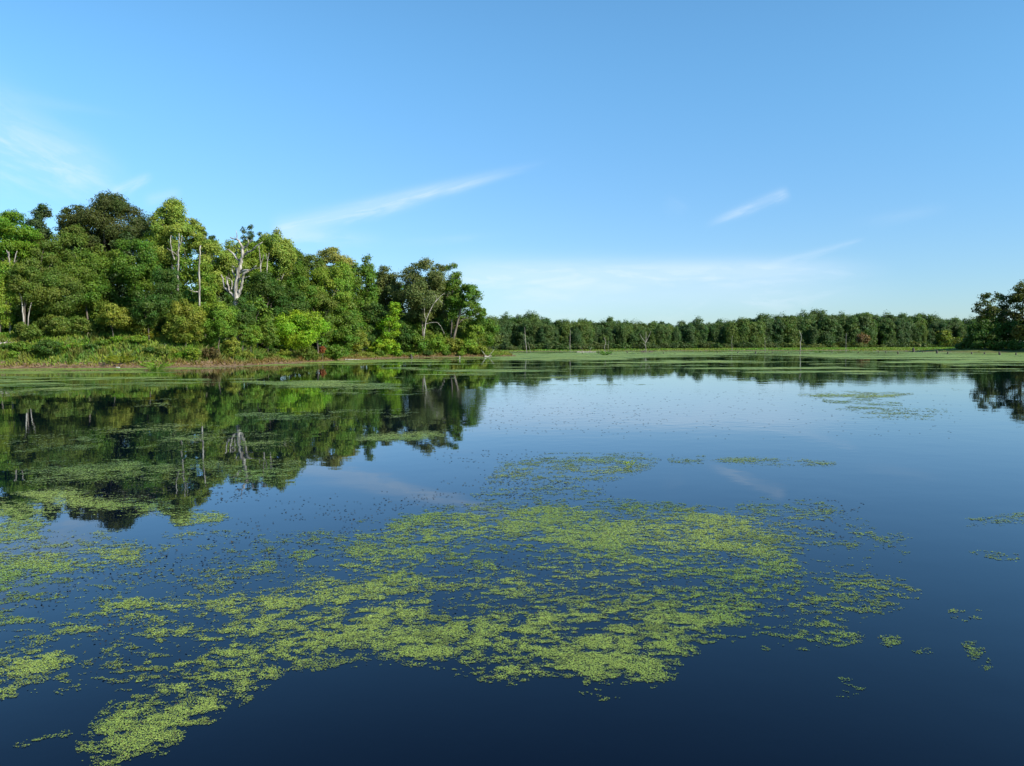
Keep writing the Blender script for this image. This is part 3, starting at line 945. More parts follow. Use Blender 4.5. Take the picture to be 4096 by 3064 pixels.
# ------------------------------------------------------------------ right bank
RB = [
 ('dark airy tree at the left end of the right bank, leaning over the water', 985, 258, 292, 332, 12.5, DOLIVE, 'airy', dict(cover=2.7)),
 ('dark airy tree in the middle of the right bank with sky showing through', 1003, 262, 286, 332, 12, DOLIVE, 'airy', dict(cover=2.4)),
 ('tallest dark tree of the right bank cut by the picture edge', 1022, 260, 274, 332, 17, DOLIVE, 'airy', dict(cover=2.7)),
 ('dark tree of the right bank beyond the picture edge', 1048, 262, 272, 335, 18, DOLIVE, 'oak', {}),
 ('dark green low tree filling the shade under the airy trees', 987, 256, 316, 349, 15, DARK, 'oak', {}),
 ('dark green low tree under the tallest tree of the right bank', 1010, 258, 318, 349, 16, DARK, 'oak', {}),
 ('dark pointed small tree at the left end of the right bank', 969, 259, 325, 350, 7, DARK, 'spire', {}),
 ('dark low tree at the right picture edge below the tall crown', 1036, 257, 315, 350, 17, DARK, 'oak', {}),
 ('dark tree added out of view to shade the right bank, nearer than the rest', 1068, 246, 270, 350, 22, DARK, 'oak', {}),  # unseen tree, added to keep the bank trees left of it in shade
 ('tall dark tree added well out of view to shade the right bank', 1105, 236, 268, 352, 26, DARK, 'oak', {}),  # also unseen, added for its shade
 ('tall dark tree added farthest out of view to shade the right bank', 1145, 228, 262, 352, 28, DARK, 'oak', {}),  # unseen too, added for the shade it throws on the bank
 ('olive yellow bush tree catching sun at the right picture edge', 1020, 250, 323, 342, 10, (.12, .11, .025), 'layer', dict(cover=2.6)),
]
for lab, px, D, top, bot, hw, col, sty, kw in RB:
    tree('broadleaf_tree', lab, 'tree', px, D, top, bot, hw, col, sty, leaf=.62, **kw)
for i, (px, D, top, bot, hw, lab) in enumerate([(962, 262, 343, 350, 7, 'small dark shrub at the left tip of the right bank'),
                                 (978, 255, 340, 351, 9, 'dark shrub under the pointed small tree on the right bank'),
                                 (996, 252, 341, 351, 10, 'dark shrub in the middle of the right bank at the water'),
                                 (1015, 249, 340, 351, 11, 'dark shrub below the olive yellow bush on the right bank')]):
    tree('shrub', lab, 'shrub', px, D, top, bot, hw, DARK, 'bush', crown_name='foliage', trunk_name='stem', leaf=.55)

# ------------------------------------------------------------------ grass on the banks (uncountable: stuff)
def blades(name, X, Y, Hh, cols, rng, wid, lean=.35):
    n = len(X)
    Z = ground_h(X, Y)
    a = rng.uniform(0, 6.283, n)
    dx, dy_ = np.cos(a) * wid, np.sin(a) * wid
    l = rng.normal(size=(n, 2)) * lean * Hh[:, None]
    V = np.empty((n, 4, 3))
    V[:, 0] = np.stack([X - dx, Y - dy_, Z - .05], -1)
    V[:, 1] = np.stack([X + dx, Y + dy_, Z - .05], -1)
    V[:, 2] = np.stack([X + dx * .35 + l[:, 0], Y + dy_ * .35 + l[:, 1], Z + Hh], -1)
    V[:, 3] = np.stack([X - dx * .8 + l[:, 0] * .6, Y - dy_ * .8 + l[:, 1] * .6, Z + Hh * .62], -1)
    return build_mesh(name, V.reshape(-1, 3), np.arange(n * 4).reshape(n, 4), M_GRASS,
                      {'var': np.clip(rng.normal(.5, .2, n), 0, 1), 'hue': np.clip(rng.normal(.5, .2, n), 0, 1)}, cols)

rng = np.random.RandomState(33)
N_ = 300000
X = rng.uniform(-78, 4, N_); Y = rng.uniform(90, 215, N_)
sd = shore_sd(X, Y)
k = (sd > .1) & (sd < 20) & (X > -.72 * Y) & ((Y < 190) | (X < 0))
k &= rng.uniform(0, 1, N_) < sstep(sd, .2, 1.6) * .95 + .05
X, Y, sd = X[k], Y[k], sd[k]
n1 = fbm(X / 4, Y / 4, 21, 3); n2 = fbm(X / 1.5, Y / 1.5, 27, 2); n3 = fbm(X / 7, Y / 7, 91, 3)
g1 = np.array([.080, .165, .018]); g2 = np.array([.125, .175, .03]); g3 = np.array([.135, .10, .04]); g4 = np.array([.06, .12, .02])
w = sstep(n1, .38, .62)[:, None]
cols = g1 * (1 - w) + g2 * w
w = sstep(n3, .5, .62)[:, None]; cols = cols * (1 - w) + g4 * w
w = np.clip((1 - sstep(sd + (n1 - .5) * 3, .8, 2.6)) + sstep(n2, .62, .75) * .5, 0, 1)[:, None]
cols = cols * (1 - w) + g3 * w
Hh = (0.16 + 0.62 * n2 * n3 * 1.8) * (0.4 + .6 * sstep(sd, .5, 3)) * rng.uniform(.6, 1.5, len(X))
o = link('grass', blades('grass', X, Y, Hh, cols, rng, .09, .5))
tag(o, 'rough green and brown grass and weeds covering the left bank', 'grass', kind='stuff')

N_ = 110000
X = rng.uniform(-30, 260, N_); Y = rng.uniform(190, 470, N_)
sd = shore_sd(X, Y)
n1 = fbm(X / 22, Y / 9, 41, 3)
k = (sd > 0.3) & ((X > .01 * Y - 10)) & (rng.uniform(0, 1, N_) < sstep(sd, 8, 60) * .95 + sstep(n1, .55, .66) * .45)
X, Y, n1, sd = X[k], Y[k], n1[k], sd[k]
w = sstep(n1, .4, .6)[:, None]
cols = np.array([.075, .170, .020]) * (1 - w) + np.array([.12, .16, .03]) * w
Hh = rng.uniform(.25, .7, len(X)) * (.35 + .65 * sstep(sd, 5, 70))
o = link('marsh_grass', blades('marsh_grass', X, Y, Hh, cols, rng, .3))
tag(o, 'low green marsh plants covering the far flat shore', 'grass', kind='stuff')

# ------------------------------------------------------------------ duckweed and floating bits
def vp(pts):   # points read on the 2212 px wide view
    return [(a / 2.1602, b / 2.1602) for a, b in pts]

RXO, RW, RYO, RH = 200, 1424, 340, 480
def raster(pts, bx, by):
    yy, xx = np.mgrid[0:RH, 0:RW]
    xx = xx - RXO + .5; yy = yy + RYO + .5
    ins = np.zeros((RH, RW), bool)
    n = len(pts)
    for i in range(n):
        x0, y0 = pts[i]; x1, y1 = pts[(i + 1) % n]
        if y0 == y1: continue
        c = ((y0 > yy) != (y1 > yy))
        xi = x0 + (yy - y0) * (x1 - x0) / (y1 - y0)
        ins ^= c & (xx < xi)
    a = ins.astype(np.float32)
    for ax, b in ((1, bx), (0, by)):
        b = int(b)
        if b < 1: continue
        for _ in range(2):
            c = np.cumsum(np.pad(a, [(b + 1, b) if i == ax else (0, 0) for i in range(2)], mode='edge'), axis=ax)
            if ax == 1: a = (c[:, 2 * b + 1:] - c[:, :-2 * b - 1]) / (2 * b + 1)
            else: a = (c[2 * b + 1:, :] - c[:-2 * b - 1, :]) / (2 * b + 1)
    return a

PATCH = [  # polygon on the 2212 view, coverage, soft x, soft y
 ([(830, 1130), (930, 1105), (1130, 1093), (1330, 1088), (1480, 1098), (1640, 1118), (1690, 1160), (1640, 1200), (1450, 1192), (1300, 1188), (1100, 1170), (950, 1172), (810, 1168)], .62, 6, 3),
 ([(1130, 1093), (1340, 1090), (1330, 1120), (1200, 1135), (1100, 1120)], .84, 8, 3),
 ([(820, 1165), (1700, 1200), (1740, 1300), (1500, 1340), (1050, 1300), (900, 1270), (760, 1220)], .27, 10, 6),
 ([(720, 1215), (850, 1195), (900, 1260), (960, 1330), (880, 1390), (760, 1402), (620, 1432), (500, 1525), (400, 1575), (330, 1632), (200, 1650), (180, 1610), (270, 1500), (270, 1440), (420, 1370), (560, 1330), (640, 1280)], .47, 6, 4),
 ([(740, 1270), (830, 1240), (880, 1300), (800, 1380), (640, 1420), (560, 1420), (600, 1340)], .68, 8, 5),
 ([(980, 1330), (1200, 1310), (1450, 1300), (1640, 1285), (1670, 1310), (1570, 1370), (1530, 1405), (1480, 1432), (1430, 1462), (1340, 1490), (1290, 1500), (1250, 1462), (1060, 1465), (1030, 1440), (850, 1420), (880, 1370)], .52, 8, 5),
 ([(1100, 1400), (1300, 1390), (1450, 1400), (1350, 1480), (1260, 1450), (1120, 1440)], .66, 9, 6),
 ([(1500, 1300), (1640, 1270), (1650, 1310), (1540, 1330)], .72, 7, 4),
 ([(1250, 1130), (1640, 1130), (1740, 1200), (1700, 1260), (1300, 1240), (1180, 1190)], .43, 10, 5),
 ([(1640, 1240), (1850, 1235), (1905, 1250), (1985, 1270), (1960, 1300), (1820, 1350), (1700, 1370), (1600, 1350), (1560, 1310)], .24, 6, 3),
 ([(1740, 1255), (1880, 1245), (1970, 1270), (1900, 1285), (1780, 1275)], .5, 5, 2),
 ([(1600, 1080), (1760, 1090), (1900, 1150), (1880, 1200), (1700, 1190), (1650, 1130)], .14, 10, 4),
 ([(1830, 1145), (1900, 1142), (1880, 1160), (1800, 1165)], .35, 4, 1),
 ([(2040, 1125), (2140, 1118), (2212, 1110), (2212, 1128), (2100, 1135)], .22, 6, 1),
 ([(2050, 1318), (2110, 1318), (2115, 1335), (2070, 1340)], .4, 3, 1), ([(1880, 1380), (1950, 1375), (1930, 1395)], .38, 3, 1),
 ([(1970, 1400), (2030, 1410), (2020, 1425)], .42, 3, 1), ([(2085, 1385), (2110, 1390), (2140, 1450), (2110, 1440)], .3, 3, 1),
 ([(1810, 1465), (1870, 1475), (1860, 1500), (1830, 1540), (1815, 1530)], .07, 3, 2), ([(1700, 1370), (1850, 1360), (1860, 1385), (1740, 1400)], .22, 4, 2),
 ([(1640, 1400), (1720, 1390), (1730, 1410)], .25, 3, 1), ([(950, 1440), (1010, 1445), (1000, 1465)], .3, 3, 1), ([(2090, 1190), (2200, 1200), (2190, 1215)], .12, 3, 1),
 # left
 ([(-300, 1185), (0, 1190), (140, 1192), (200, 1190), (300, 1186), (318, 1200), (290, 1222), (150, 1235), (0, 1262), (-300, 1260)], .74, 4, 2),
 ([(200, 1188), (300, 1186), (316, 1200), (290, 1218), (210, 1210)], .95, 3, 1),
 ([(-300, 1262), (0, 1262), (120, 1270), (110, 1290), (0, 1302), (-300, 1300)], .42, 5, 2),
 ([(90, 1345), (200, 1310), (290, 1288), (420, 1305), (380, 1340), (250, 1345), (160, 1365)], .56, 6, 3),
 ([(260, 1290), (330, 1290), (350, 1310), (290, 1320)], .8, 4, 2),
 ([(-300, 1330), (0, 1320), (90, 1325), (60, 1350), (-300, 1360)], .6, 4, 2),
 ([(-300, 1405), (0, 1402), (110, 1396), (165, 1420), (110, 1448), (0, 1462), (-300, 1470)], .7, 5, 3),
 ([(230, 1370), (420, 1350), (440, 1400), (300, 1400)], .42, 6, 3),
 ([(420, 1300), (560, 1270), (640, 1290), (560, 1330), (430, 1340)], .4, 7, 3),
 ([(560, 1290), (640, 1275), (640, 1310), (570, 1320)], .7, 4, 2),
 ([(500, 1200), (700, 1150), (820, 1130), (800, 1200), (650, 1250), (520, 1260)], .22, 8, 4),
 ([(0, 1480), (40, 1485), (20, 1510), (-100, 1510)], .5, 3, 1), ([(110, 1490), (165, 1487), (150, 1500)], .3, 3, 1),
 ([(110, 1580), (160, 1580), (150, 1592), (40, 1620), (30, 1612)], .3, 3, 1),
 ([(30, 1062), (150, 1060), (200, 1075), (250, 1082), (330, 1085), (342, 1095), (250, 1102), (130, 1092), (60, 1080)], .92, 4, 1),
 ([(-300, 1090), (30, 1082), (110, 1100), (95, 1130), (90, 1160), (40, 1172), (-300, 1175)], .72, 4, 2),
 ([(0, 1140), (90, 1140), (90, 1160), (30, 1172), (-200, 1172)], .93, 3, 1),
 ([(345, 1108), (450, 1104), (496, 1114), (460, 1130), (370, 1140), (380, 1122)], .82, 3, 1),
 ([(60, 1040), (200, 1070), (340, 1080), (400, 1100), (300, 1110), (100, 1100)], .3, 6, 2),
 ([(40, 1005), (300, 998), (640, 1000), (620, 1040), (300, 1036), (60, 1042)], .36, 8, 2),
 ([(-300, 950), (0, 948), (100, 945), (300, 920), (520, 928), (640, 955), (450, 975), (250, 962), (0, 972), (-300, 972)], .24, 8, 2),
 ([(250, 930), (500, 925), (560, 950), (300, 950)], .28, 6, 1),
 ([(-300, 822), (0, 820), (300, 815), (460, 825), (350, 836), (0, 852), (-300, 855)], .56, 10, 1),
 ([(500, 824), (700, 822), (900, 828), (850, 842), (650, 838), (600, 832)], .56, 10, 1),
 ([(760, 830), (940, 826), (900, 848), (700, 850)], .22, 8, 1),
 ([(290, 868), (380, 866), (370, 874), (280, 876)], .7, 4, 1), ([(800, 940), (960, 935), (900, 955), (780, 950)], .4, 6, 1), ([(520, 895), (900, 885), (850, 900), (560, 905)], .13, 10, 1),
 ([(-300, 800), (500, 800), (1060, 790), (1060, 900), (800, 980), (0, 1000), (-300, 1000)], .012, 16, 6),
 # middle and right, thin films
 ([(1080, 1000), (1200, 985), (1410, 985), (1400, 1005), (1330, 1030), (1250, 1042), (1060, 1040), (1090, 1020)], .34, 6, 2),
 ([(1200, 988), (1400, 988), (1380, 1002), (1230, 1004)], .5, 5, 1),
 ([(1540, 995), (1620, 988), (1800, 1000), (1770, 1008), (1600, 1006)], .42, 5, 1), ([(1450, 990), (1520, 988), (1510, 1002), (1460, 1004)], .3, 3, 1),
 ([(1020, 1060), (1150, 1050), (1300, 1060), (1280, 1085), (1050, 1080)], .16, 6, 2),
 ([(1740, 852), (1820, 848), (1980, 853), (1900, 862), (1790, 860)], .42, 8, 1), ([(1780, 866), (1920, 868), (1940, 878), (1850, 876)], .42, 6, 1),
 ([(1890, 888), (2020, 880), (2040, 895), (1990, 908), (1880, 902)], .36, 8, 1), ([(1800, 884), (1900, 880), (1890, 890)], .14, 6, 1), ([(2050, 838), (2120, 838), (2110, 845)], .25, 5, 1),
 # mats along the shores
 ([(-300, 800), (0, 797), (250, 790), (420, 787), (600, 780), (760, 774), (1060, 769), (1062, 776), (900, 781), (760, 786), (560, 793), (380, 800), (150, 808), (-300, 815)], .84, 6, 1),
 ([(1055, 760), (1500, 758), (2060, 757), (2500, 760), (2500, 786), (2212, 786), (2080, 790), (1900, 780), (1720, 772), (1600, 769), (1480, 770), (1360, 779), (1200, 783), (1060, 780)], .87, 6, 1),
 ([(1060, 778), (1360, 776), (1300, 800), (1050, 806), (900, 800), (900, 788)], .36, 12, 2),
 ([(850, 795), (1100, 790), (1060, 815), (860, 815)], .4, 10, 2),
 ([(1300, 772), (1900, 778), (2212, 788), (2212, 800), (1900, 800), (1600, 812), (1350, 805)], .44, 12, 2),
 ([(1050, 800), (1500, 800), (1900, 795), (1900, 815), (1200, 830), (1050, 830)], .13, 14, 2),
 ([(0, 1150), (2000, 1150), (1800, 1360), (0, 1500)], .035, 20, 10),
]
dens = np.zeros((RH, RW), np.float32)
for pts, c, bx, by in PATCH:
    dens = np.maximum(dens, raster(vp(pts), bx, by) * c)

def soften(a, bx, by):
    for ax, b in ((1, bx), (0, by), (1, bx), (0, by)):
        c = np.cumsum(np.pad(a, [(b + 1, b) if i == ax else (0, 0) for i in range(2)], mode='edge'), axis=ax)
        if ax == 1: a = (c[:, 2 * b + 1:] - c[:, :-2 * b - 1]) / (2 * b + 1)
        else: a = (c[2 * b + 1:, :] - c[:-2 * b - 1, :]) / (2 * b + 1)
    return a
dhalo = soften(np.minimum(dens, .7), 12, 5) * .27 - .01

DARKP = [
 ([(640, 1080), (1000, 1060), (1250, 1060), (900, 1150), (750, 1200), (560, 1260), (330, 1290), (340, 1200), (480, 1130)], .10, 12, 6),
 ([(800, 1090), (1000, 1040), (1060, 1060), (980, 1110), (800, 1140)], .12, 10, 5),
 ([(1040, 1010), (1240, 1040), (1340, 1060), (1240, 1085), (1040, 1085)], .16, 8, 3),
 ([(1700, 1075), (1860, 1085), (1840, 1105), (1760, 1100)], .25, 6, 2), ([(1640, 1120), (1800, 1130), (1900, 1160), (1750, 1160)], .16, 6, 2),
 ([(0, 1180), (420, 1180), (520, 1220), (300, 1300), (0, 1330)], .08, 12, 5),
 ([(820, 1180), (1740, 1200), (1700, 1330), (900, 1330)], .07, 12, 6), ([(200, 1330), (700, 1280), (500, 1450), (200, 1480)], .06, 10, 6),
 ([(140, 1078), (330, 1040), (600, 1050), (560, 1080), (340, 1090)], .24, 8, 3), ([(900, 970), (1300, 980), (1500, 985), (1300, 1010), (1000, 1010)], .05, 10, 3),
 ([(-300, 900), (2500, 860), (2500, 1640), (-300, 1640)], .006, 10, 10),
 ([(1000, 880), (1400, 870), (1500, 920), (1100, 940)], .045, 12, 4),
 ([(1100, 830), (2100, 835), (2100, 960), (1300, 960)], .012, 12, 5),
]
ddark = np.zeros((RH, RW), np.float32)
for pts, c, bx, by in DARKP:
    ddark = np.maximum(ddark, raster(vp(pts), bx, by) * c)

def project(X, Y):
    P = np.stack([X, Y, np.full_like(X, -H_CAM)], -1) @ RN   # = RN^T applied
    return 512 + FPX * P[:, 0] / -P[:, 2], 383 - FPX * P[:, 1] / -P[:, 2]

def sample_map(mp, X, Y):
    px, py = project(X, Y)
    fx = np.clip(px - .5 + RXO, 0, RW - 1.01); fy = np.clip(py - .5 - RYO, 0, RH - 1.01)
    ix = fx.astype(int); iy = fy.astype(int); fx = fx - ix; fy = fy - iy
    return (mp[iy, ix] * (1 - fx) + mp[iy, ix + 1] * fx) * (1 - fy) + (mp[iy + 1, ix] * (1 - fx) + mp[iy + 1, ix + 1] * fx) * fy

def polar(n_per, ksize, smin, smax, rng, r0=3.4, r1=345, ang=.72):
    lr = np.linspace(math.log(r0), math.log(r1), 240)
    Xs, Ys, Ss = [], [], []
    for a, b in zip(lr[:-1], lr[1:]):
        ra, rb = math.exp(a), math.exp(b)
        s = min(max(ksize * ra, smin), smax)
        n = int(n_per * ang * (rb * rb - ra * ra) / (s * s))
        r = np.sqrt(rng.uniform(ra * ra, rb * rb, n)); t = rng.uniform(-ang, ang, n)
        Xs.append(r * np.sin(t)); Ys.append(r * np.cos(t)); Ss.append(np.full(n, s))
    return np.concatenate(Xs), np.concatenate(Ys), np.concatenate(Ss)

def rank(v, ref):
    q = np.quantile(ref, np.linspace(0, 1, 200))
    return np.interp(v, q, np.linspace(0, 1, 200))

def weed_noise(X, Y):
    r = np.hypot(X, Y)
    near = .22 * fbm(X / .95, Y / .7, 201, 2) + .34 * fbm(X / .30, Y / .24, 211, 3, .6) + .44 * fbm(X / .09, Y / .07, 221, 3, .65)
    mid = .36 * fbm(X / 2.6, Y / 2.0, 231, 3) + .32 * fbm(X / .8, Y / .8, 241, 2) + .32 * fbm(X / .22, Y / .18, 221, 3, .6)
    far = .6 * fbm(X / 14, Y / 6, 251, 3) + .4 * fbm(X / 3.2, Y / 2.0, 261, 3)
    for a in (near, mid, far):
        pass
    nr, md, fr = rank(near, near[::7]), rank(mid, mid[::7]), rank(far, far[::7])
    w1 = sstep(r, 12, 22); w2 = sstep(r, 40, 65)
    v = nr * (1 - w1) + md * w1
    return v * (1 - w2) + fr * w2

def flat_bits(X, Y, S, rng, tilt, zmin, zr, asp=1.0):
    n = len(X)
    a0 = rng.uniform(0, 6.283, n)
    V = np.empty((n, 4, 3))
    r = np.hypot(X, Y)
    zb = zmin + rng.uniform(0, 1, n) * np.minimum(zr * S, .006)
    tilt = tilt * np.clip(9.0 / r, 0.0, 1) ** 1.5 * (r < 60)
    tx = rng.normal(size=n) * tilt; ty = rng.normal(size=n) * tilt
    for i in range(4):
        a = a0 + i * math.pi / 2 + rng.uniform(-.45, .45, n)
        rr = S * rng.uniform(.45, .95, n)
        dx = np.cos(a) * rr; dyy = np.sin(a) * rr * asp
        V[:, i, 0] = X + dx; V[:, i, 1] = Y + dyy
        V[:, i, 2] = np.maximum(zb + dx * tx + dyy * ty, .003)
    return V

rng = np.random.RandomState(55)
pieces = []
for (r0, r1, kk, npr) in ((3.6, 24, .00120, 1.3), (24, 60, .0015, 1.4), (60, 345, .0020, 2.6)):
    X, Y, S = polar(npr, kk, .006, .55, rng, r0=r0, r1=r1)
    d = sample_map(dens, X, Y)
    k = d > .015
    X, Y, S, d = X[k], Y[k], S[k], d[k]
    k = shore_sd(X, Y) < .4
    pieces.append((X[k], Y[k], S[k], d[k]))
X, Y, S, d = [np.concatenate(q) for q in zip(*pieces)]
nz = weed_noise(X, Y)
soft = np.where(np.hypot(X, Y) < 50, .36, .11)
d = np.where(np.hypot(X, Y) < 50, np.where(d > .88, d, d * .74 - .01), np.where(d > .88, 1.3, d))
halo = sample_map(dhalo, X, Y)
fine = rank(fbm(X / .10, Y / .08, 521, 2, .7) + .7 * fbm(X / .6, Y / .5, 531, 2), (fbm(X / .10, Y / .08, 521, 2, .7) + .7 * fbm(X / .6, Y / .5, 531, 2))[::7])
k = (nz + rng.uniform(-1, 1, len(X)) * soft < d) | ((fine + rng.uniform(-.12, .12, len(X)) < halo) & (np.hypot(X, Y) < 34))
X, Y, S, d, nz = X[k], Y[k], S[k], d[k], nz[k]
V = flat_bits(X, Y, S, rng, .16, .003, .3)
n = len(X)

def weed_material():
    m, N = new_mat('duckweed_leaf')
    a = N.n('ShaderNodeAttribute'); a.attribute_name = 'var'
    a2 = N.n('ShaderNodeAttribute'); a2.attribute_name = 'hue'
    c1 = N.mixc(a2.outputs['Fac'], (0.105, 0.185, 0.030), (0.195, 0.255, 0.048))
    c1 = N.mixc(N.sstep(a2.outputs['Fac'], 1.2, 1.4), c1, (0.10, 0.075, 0.030))
    hsv = N.n('ShaderNodeHueSaturation')
    N.link(c1, hsv.inputs['Color'])
    N.link(N.m('MULTIPLY_ADD', a.outputs['Fac'], 1.0, .5), hsv.inputs['Value'])
    p = N.n('ShaderNodeBsdfPrincipled'); p.inputs['Roughness'].default_value = .6
    p.inputs['Specular IOR Level'].default_value = .3
    N.link(hsv.outputs[0], p.inputs['Base Color'])
    out(N, p.outputs[0])
    return m

hue = np.clip(fbm(X / 2.5, Y / 2.5, 301, 3) * 1.6 - .3 + rng.normal(size=n) * .2, 0, 1)
hue = np.where(rng.uniform(0, 1, n) < .035 * (S < .08), 1.6, hue)
me = build_mesh('duckweed', V.reshape(-1, 3), np.arange(n * 4).reshape(n, 4), weed_material(),
                {'var': np.clip(rng.normal(.56, .2, n) - .42 * (1 - sstep(d - nz, -.15, .22)) + .1 * (S > .2), 0, 1), 'hue': hue})
tag(link('duckweed', me), 'yellow green duckweed floating in broken mats over the lake', 'duckweed', kind='stuff')
print('duckweed bits', n)

X, Y, S = polar(.5, .0019, .010, .3, rng, r1=110)
d = sample_map(ddark, X, Y)
k = d > .01
X, Y, S, d = X[k], Y[k], S[k], d[k]
nz = rank(fbm(X / .5, Y / .4, 401, 4, .8), fbm(X[::7] / .5, Y[::7] / .4, 401, 4, .8))
k = rng.uniform(0, 1, len(X)) < d * .85 * sstep(nz, .95 - 2.2 * d, .35)
X, Y, S = X[k], Y[k], S[k]
V = flat_bits(X, Y, S, rng, .25, .004, .4)
n = len(X)
m, N = new_mat('rotting_leaf')
a = N.n('ShaderNodeAttribute'); a.attribute_name = 'var'
c = N.mixc(a.outputs['Fac'], (0.008, 0.010, 0.010), (0.045, 0.045, 0.024))
p_ = N.n('ShaderNodeBsdfPrincipled'); p_.inputs['Roughness'].default_value = .8
p_.inputs['Specular IOR Level'].default_value = .2
N.link(c, p_.inputs['Base Color']); out(N, p_.outputs[0])
me = build_mesh('floating_debris', V.reshape(-1, 3), np.arange(n * 4).reshape(n, 4), m, {'var': rng.uniform(0, 1, n) ** 2})
tag(link('floating_debris', me), 'dark scraps of rotting weed scattered over the open water', 'debris', kind='stuff')
print('debris bits', n)

# ------------------------------------------------------------------ single small things
def ground_at(px, py):
    d = pdir(px, py)
    t = -H_CAM / d[2]
    return d[0] * t, t

def leafy_clump(name, label, cat, px, py, size, height, col, nleaf, group=None):
    """broad leaves standing on stalks from one crown, each leaf a bent oval"""
    SEED[0] += 1
    rng = np.random.RandomState(SEED[0])
    x, y = ground_at(px, py)
    z = max(gz(x, y), 0.0) if shore_sd(np.array([x]), np.array([y]))[0] > 0 else 0.0
    root = empty(name, (x, y, z))
    Vs, Fs, St, o = [], [], [], 0
    for i in range(nleaf):
        a = rng.uniform(0, 6.283); rr = size * rng.uniform(.15, 1) ** .6
        h = height * rng.uniform(.45, 1.0)
        p0 = np.array([math.cos(a) * rr * .3, math.sin(a) * rr * .3, 0])
        p1 = np.array([math.cos(a) * rr, math.sin(a) * rr, h])
        St.append(tube([p0, (p0 + p1) / 2 + [0, 0, h * .15], p1], [height * .03] * 3, 5))
        u = norm(np.array([math.cos(a), math.sin(a), rng.uniform(.1, .9)])); v = norm(np.cross(u, [0, 0, 1.])); w = np.cross(v, u)
        L = height * .5; Wd = height * .24
        prof = [(0, .15), (.3, .85), (.6, 1), (.85, .6), (1, .08)]
        for t, ww in prof:
            c = p1 + u * L * t - np.array([0, 0, 1]) * L * .25 * t * t
            Vs += [c - v * Wd * ww + w * Wd * .18, c, c + v * Wd * ww + w * Wd * .18]
        for q in range(4):
            b = o + q * 3
            Fs += [(b, b + 1, b + 4, b + 3), (b + 1, b + 2, b + 5, b + 4)]
        o += 15
    Fs = np.array(Fs)
    nf = len(Fs)
    lv = link('leaves', build_mesh('leaves', np.array(Vs), Fs, M_LEAF, {'var': rng.uniform(.3, .8, nf), 'hue': rng.uniform(.3, .7, nf)}, smooth=True), root)
    lv.color = (*col, 1)
    V, F = join_tubes(St)
    sl = link('stalks', build_mesh('stalks', V, F, M_LEAF, {'var': np.full(len(F), .4), 'hue': np.full(len(F), .5)}, smooth=True), root)
    sl.color = (*col, 1)
    return tag(root, label, cat, group)

leafy_clump('water_hyacinth', 'single small bright green water plant floating alone in a duckweed film', 'water plant', 630, 467, .11, .11, (.17, .25, .03), 11)
leafy_clump('water_plant', 'yellow green leafy water plant clump at the left shoreline, smaller of two', 'water plant', 122, 367.5, 1.9, .75, (.20, .24, .03), 60)
leafy_clump('water_plant', 'green leafy water plant clump growing out into the lake from the left shore', 'water plant', 156, 369.5, 1.9, .7, (.13, .24, .03), 60)
leafy_clump('water_plant', 'yellow leafy plant behind the clump growing out into the lake', 'water plant', 155, 366.2, 1.5, .7, (.22, .22, .035), 45)
leafy_clump('water_plant', 'green water plant tussock in the duckweed before the far marsh', 'water plant', 605, 355.2, 1.9, .9, (.07, .17, .025), 55)
leafy_clump('water_plant', 'bright green water plants at the very tip of the point', 'water plant', 494, 356.6, 2.2, .7, (.11, .21, .03), 55)
leafy_clump('water_plant', 'low green plant mound in the far duckweed right of the bent snag', 'water plant', 818, 352.8, 2.2, .6, (.06, .15, .025), 45)

def log(label, px0, py0, px1, py1, r, mat, name='driftwood_log', lift=.1, stub=True):
    SEED[0] += 1
    rng = np.random.RandomState(SEED[0])
    a, b = ground_at(px0, py0), ground_at(px1, py1)
    za = max(gz(*a), 0) + lift; zb = max(gz(*b), 0) + lift * .6
    c = np.array([(a[0] + b[0]) / 2, (a[1] + b[1]) / 2, 0.])
    p0 = np.array([a[0], a[1], za]) - c; p1 = np.array([b[0], b[1], zb]) - c
    root = empty(name, tuple(c))
    P = wiggle(p0, p1, 7, r * .35, rng)
    V, F = tube(P, np.linspace(r, r * .6, 7), 8)
    link('trunk', build_mesh('trunk', V, F, mat, smooth=True), root)
    if stub:
        L = np.linalg.norm(p1 - p0)
        for t in (2, 4):
            e = P[t] + np.array([rng.uniform(-.15, .15) * L, rng.uniform(-.05, .1) * L, .16 * L])
            V, F = tube(wiggle(P[t], e, 4, r * .2, rng), np.linspace(r * .5, r * .2, 4), 6)
            link('branch', build_mesh('branch', V, F, mat, smooth=True), root)
    tag(root, label, 'log')

log('weathered driftwood log lying at the shore right of the round green bush', 345, 360.2, 361, 359.9, .10, M_SNAG, stub=False)
log('grey weathered log lying on the mud at the left picture edge', -8, 368.0, 14, 367.6, .12, M_DEAD)
log('grey driftwood branch on the shore between two leafy water plant clumps', 134, 366.6, 147, 366.2, .10, M_DEAD)
log('grey root snag lying in the water at the tip of the point', 484, 357.2, 492, 356.6, .16, M_DEAD)
log('long bleached dead trunk lying on the far marsh', 577, 352.2, 596, 352.0, .16, M_SNAG)
log('brown log lying in the far mud by the forked pale snag', 641, 352.4, 653, 352.3, .28, M_DARKW)

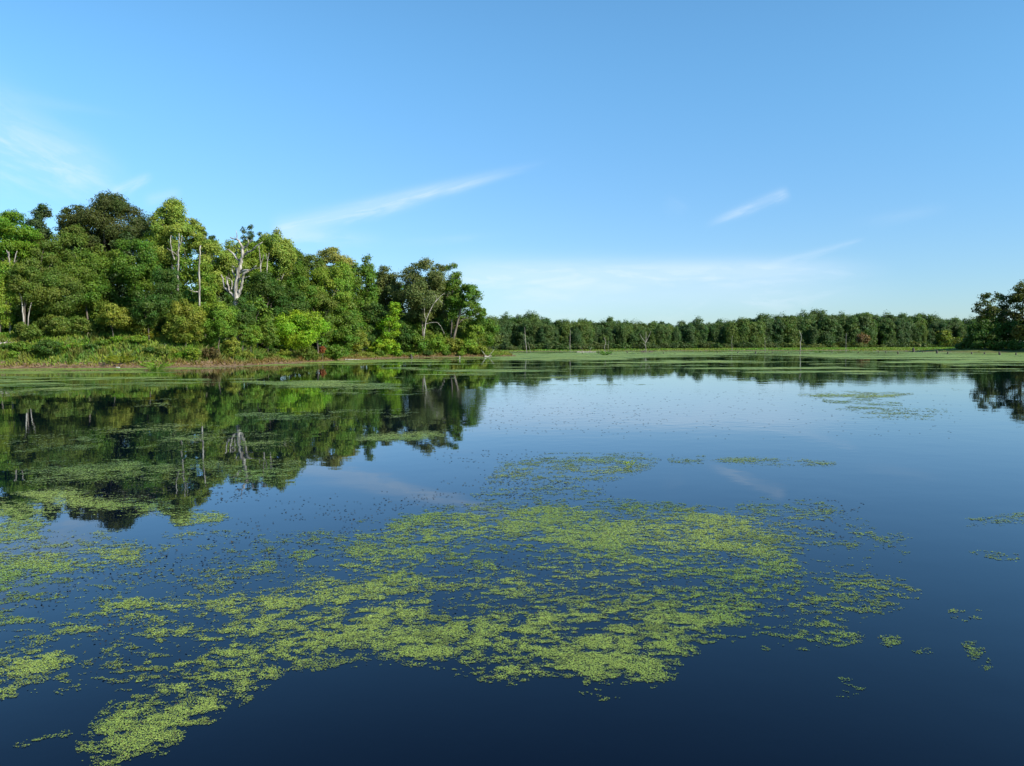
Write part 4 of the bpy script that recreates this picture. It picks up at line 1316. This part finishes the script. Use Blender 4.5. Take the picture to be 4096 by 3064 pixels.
# weathered stumps and stubs scattered through the far shallows
def stump(px, py, h, label, group=None, lean=.1):
    SEED[0] += 1
    rng = np.random.RandomState(SEED[0])
    x, y = ground_at(px, py)
    z = max(gz(x, y), -.1)
    V1, F1 = tube([(0, 0, -.3), (rng.normal() * lean * .3, 0, h * .5), (rng.normal() * lean, rng.normal() * lean, h)], [h * .28 + .06, h * .2 + .05, h * .13 + .02], 7)
    V2, F2 = tube([(0, 0, h * .35), (h * .35 * rng.choice([-1, 1]), .1, h * .75)], [h * .1, h * .04], 5)
    V, F = join_tubes([(V1, F1), (V2, F2)])
    o = link('stump', build_mesh('stump', V, F, M_DARKW, smooth=True), None, (x, y, z))
    tag(o, label, 'stump', group)

stump(913.5, 352.2, 1.5, 'tallest dark stump standing upright in the mud before the right bank')
stump(937, 353.4, 1.0, 'dark broken stump at the edge of the mud just left of the right bank')
stump(898, 354, .7, 'dark stub sitting in the duckweed left of the tallest dark stump')
stump(1000, 355, .8, 'dark stub leaning in the duckweed before the right bank', lean=.5)
stump(1016, 355, .6, 'short dark stub in the duckweed nearest the right picture edge')
stump(411.5, 358.6, .9, 'short dark post at the water edge below the small lime tree')
stump(598.5, 353.6, .9, 'dark double stub left of the pale forked snag, in the mud')
for px in (484, 500, 512, 560, 585, 615, 628, 640, 662, 676, 690, 702, 718, 735, 752, 772, 790, 812, 835, 856, 876, 888, 922, 950, 968, 985):
    q = px + random.uniform(-4, 4)
    stump(q, random.uniform(352.6, 355.0) - (q - 512) * .0022, random.uniform(.3, .75), 'small dark stub poking out of the duckweed along the far marsh', 'stubs in the far duckweed')

def stone(label, px, py, s, col):
    SEED[0] += 1
    rng = np.random.RandomState(SEED[0])
    x, y = ground_at(px, py)
    import bmesh
    bm = bmesh.new()
    bmesh.ops.create_icosphere(bm, subdivisions=2, radius=s)
    for v in bm.verts:
        f = 1 + .18 * rng.normal()
        v.co = Vector((v.co.x * 1.5 * f, v.co.y * f, v.co.z * .6 * f))
    me = bpy.data.meshes.new('stone'); bm.to_mesh(me); bm.free()
    m = bark_material('stone_grey', tuple(c * .7 for c in col), col, 5)
    me.materials.append(m)
    o = link('stone', me, None, (x, y, max(gz(x, y), 0) + s * .2))
    tag(o, label, 'stone')

stone('flat grey stone on the brown shore right of the leafy clumps', 182, 365.2, .35, (.30, .29, .27))
stone('small pale stone at the water by the yellow green leafy clump', 118, 367.9, .16, (.36, .36, .34))
def post(label, px, py, h, r):
    x, y = ground_at(px, py)
    V, F = tube([(0, 0, -.6), (0.02, 0, h * .5), (0.05, 0, h)], [r, r * .95, r * .85], 8)
    tag(link('post', build_mesh('post', V, F, M_PALE, smooth=True), None, (x, y, 0)), label, 'post')
post('short pale post standing in the water off the point', 459.5, 359.0, .55, .11)
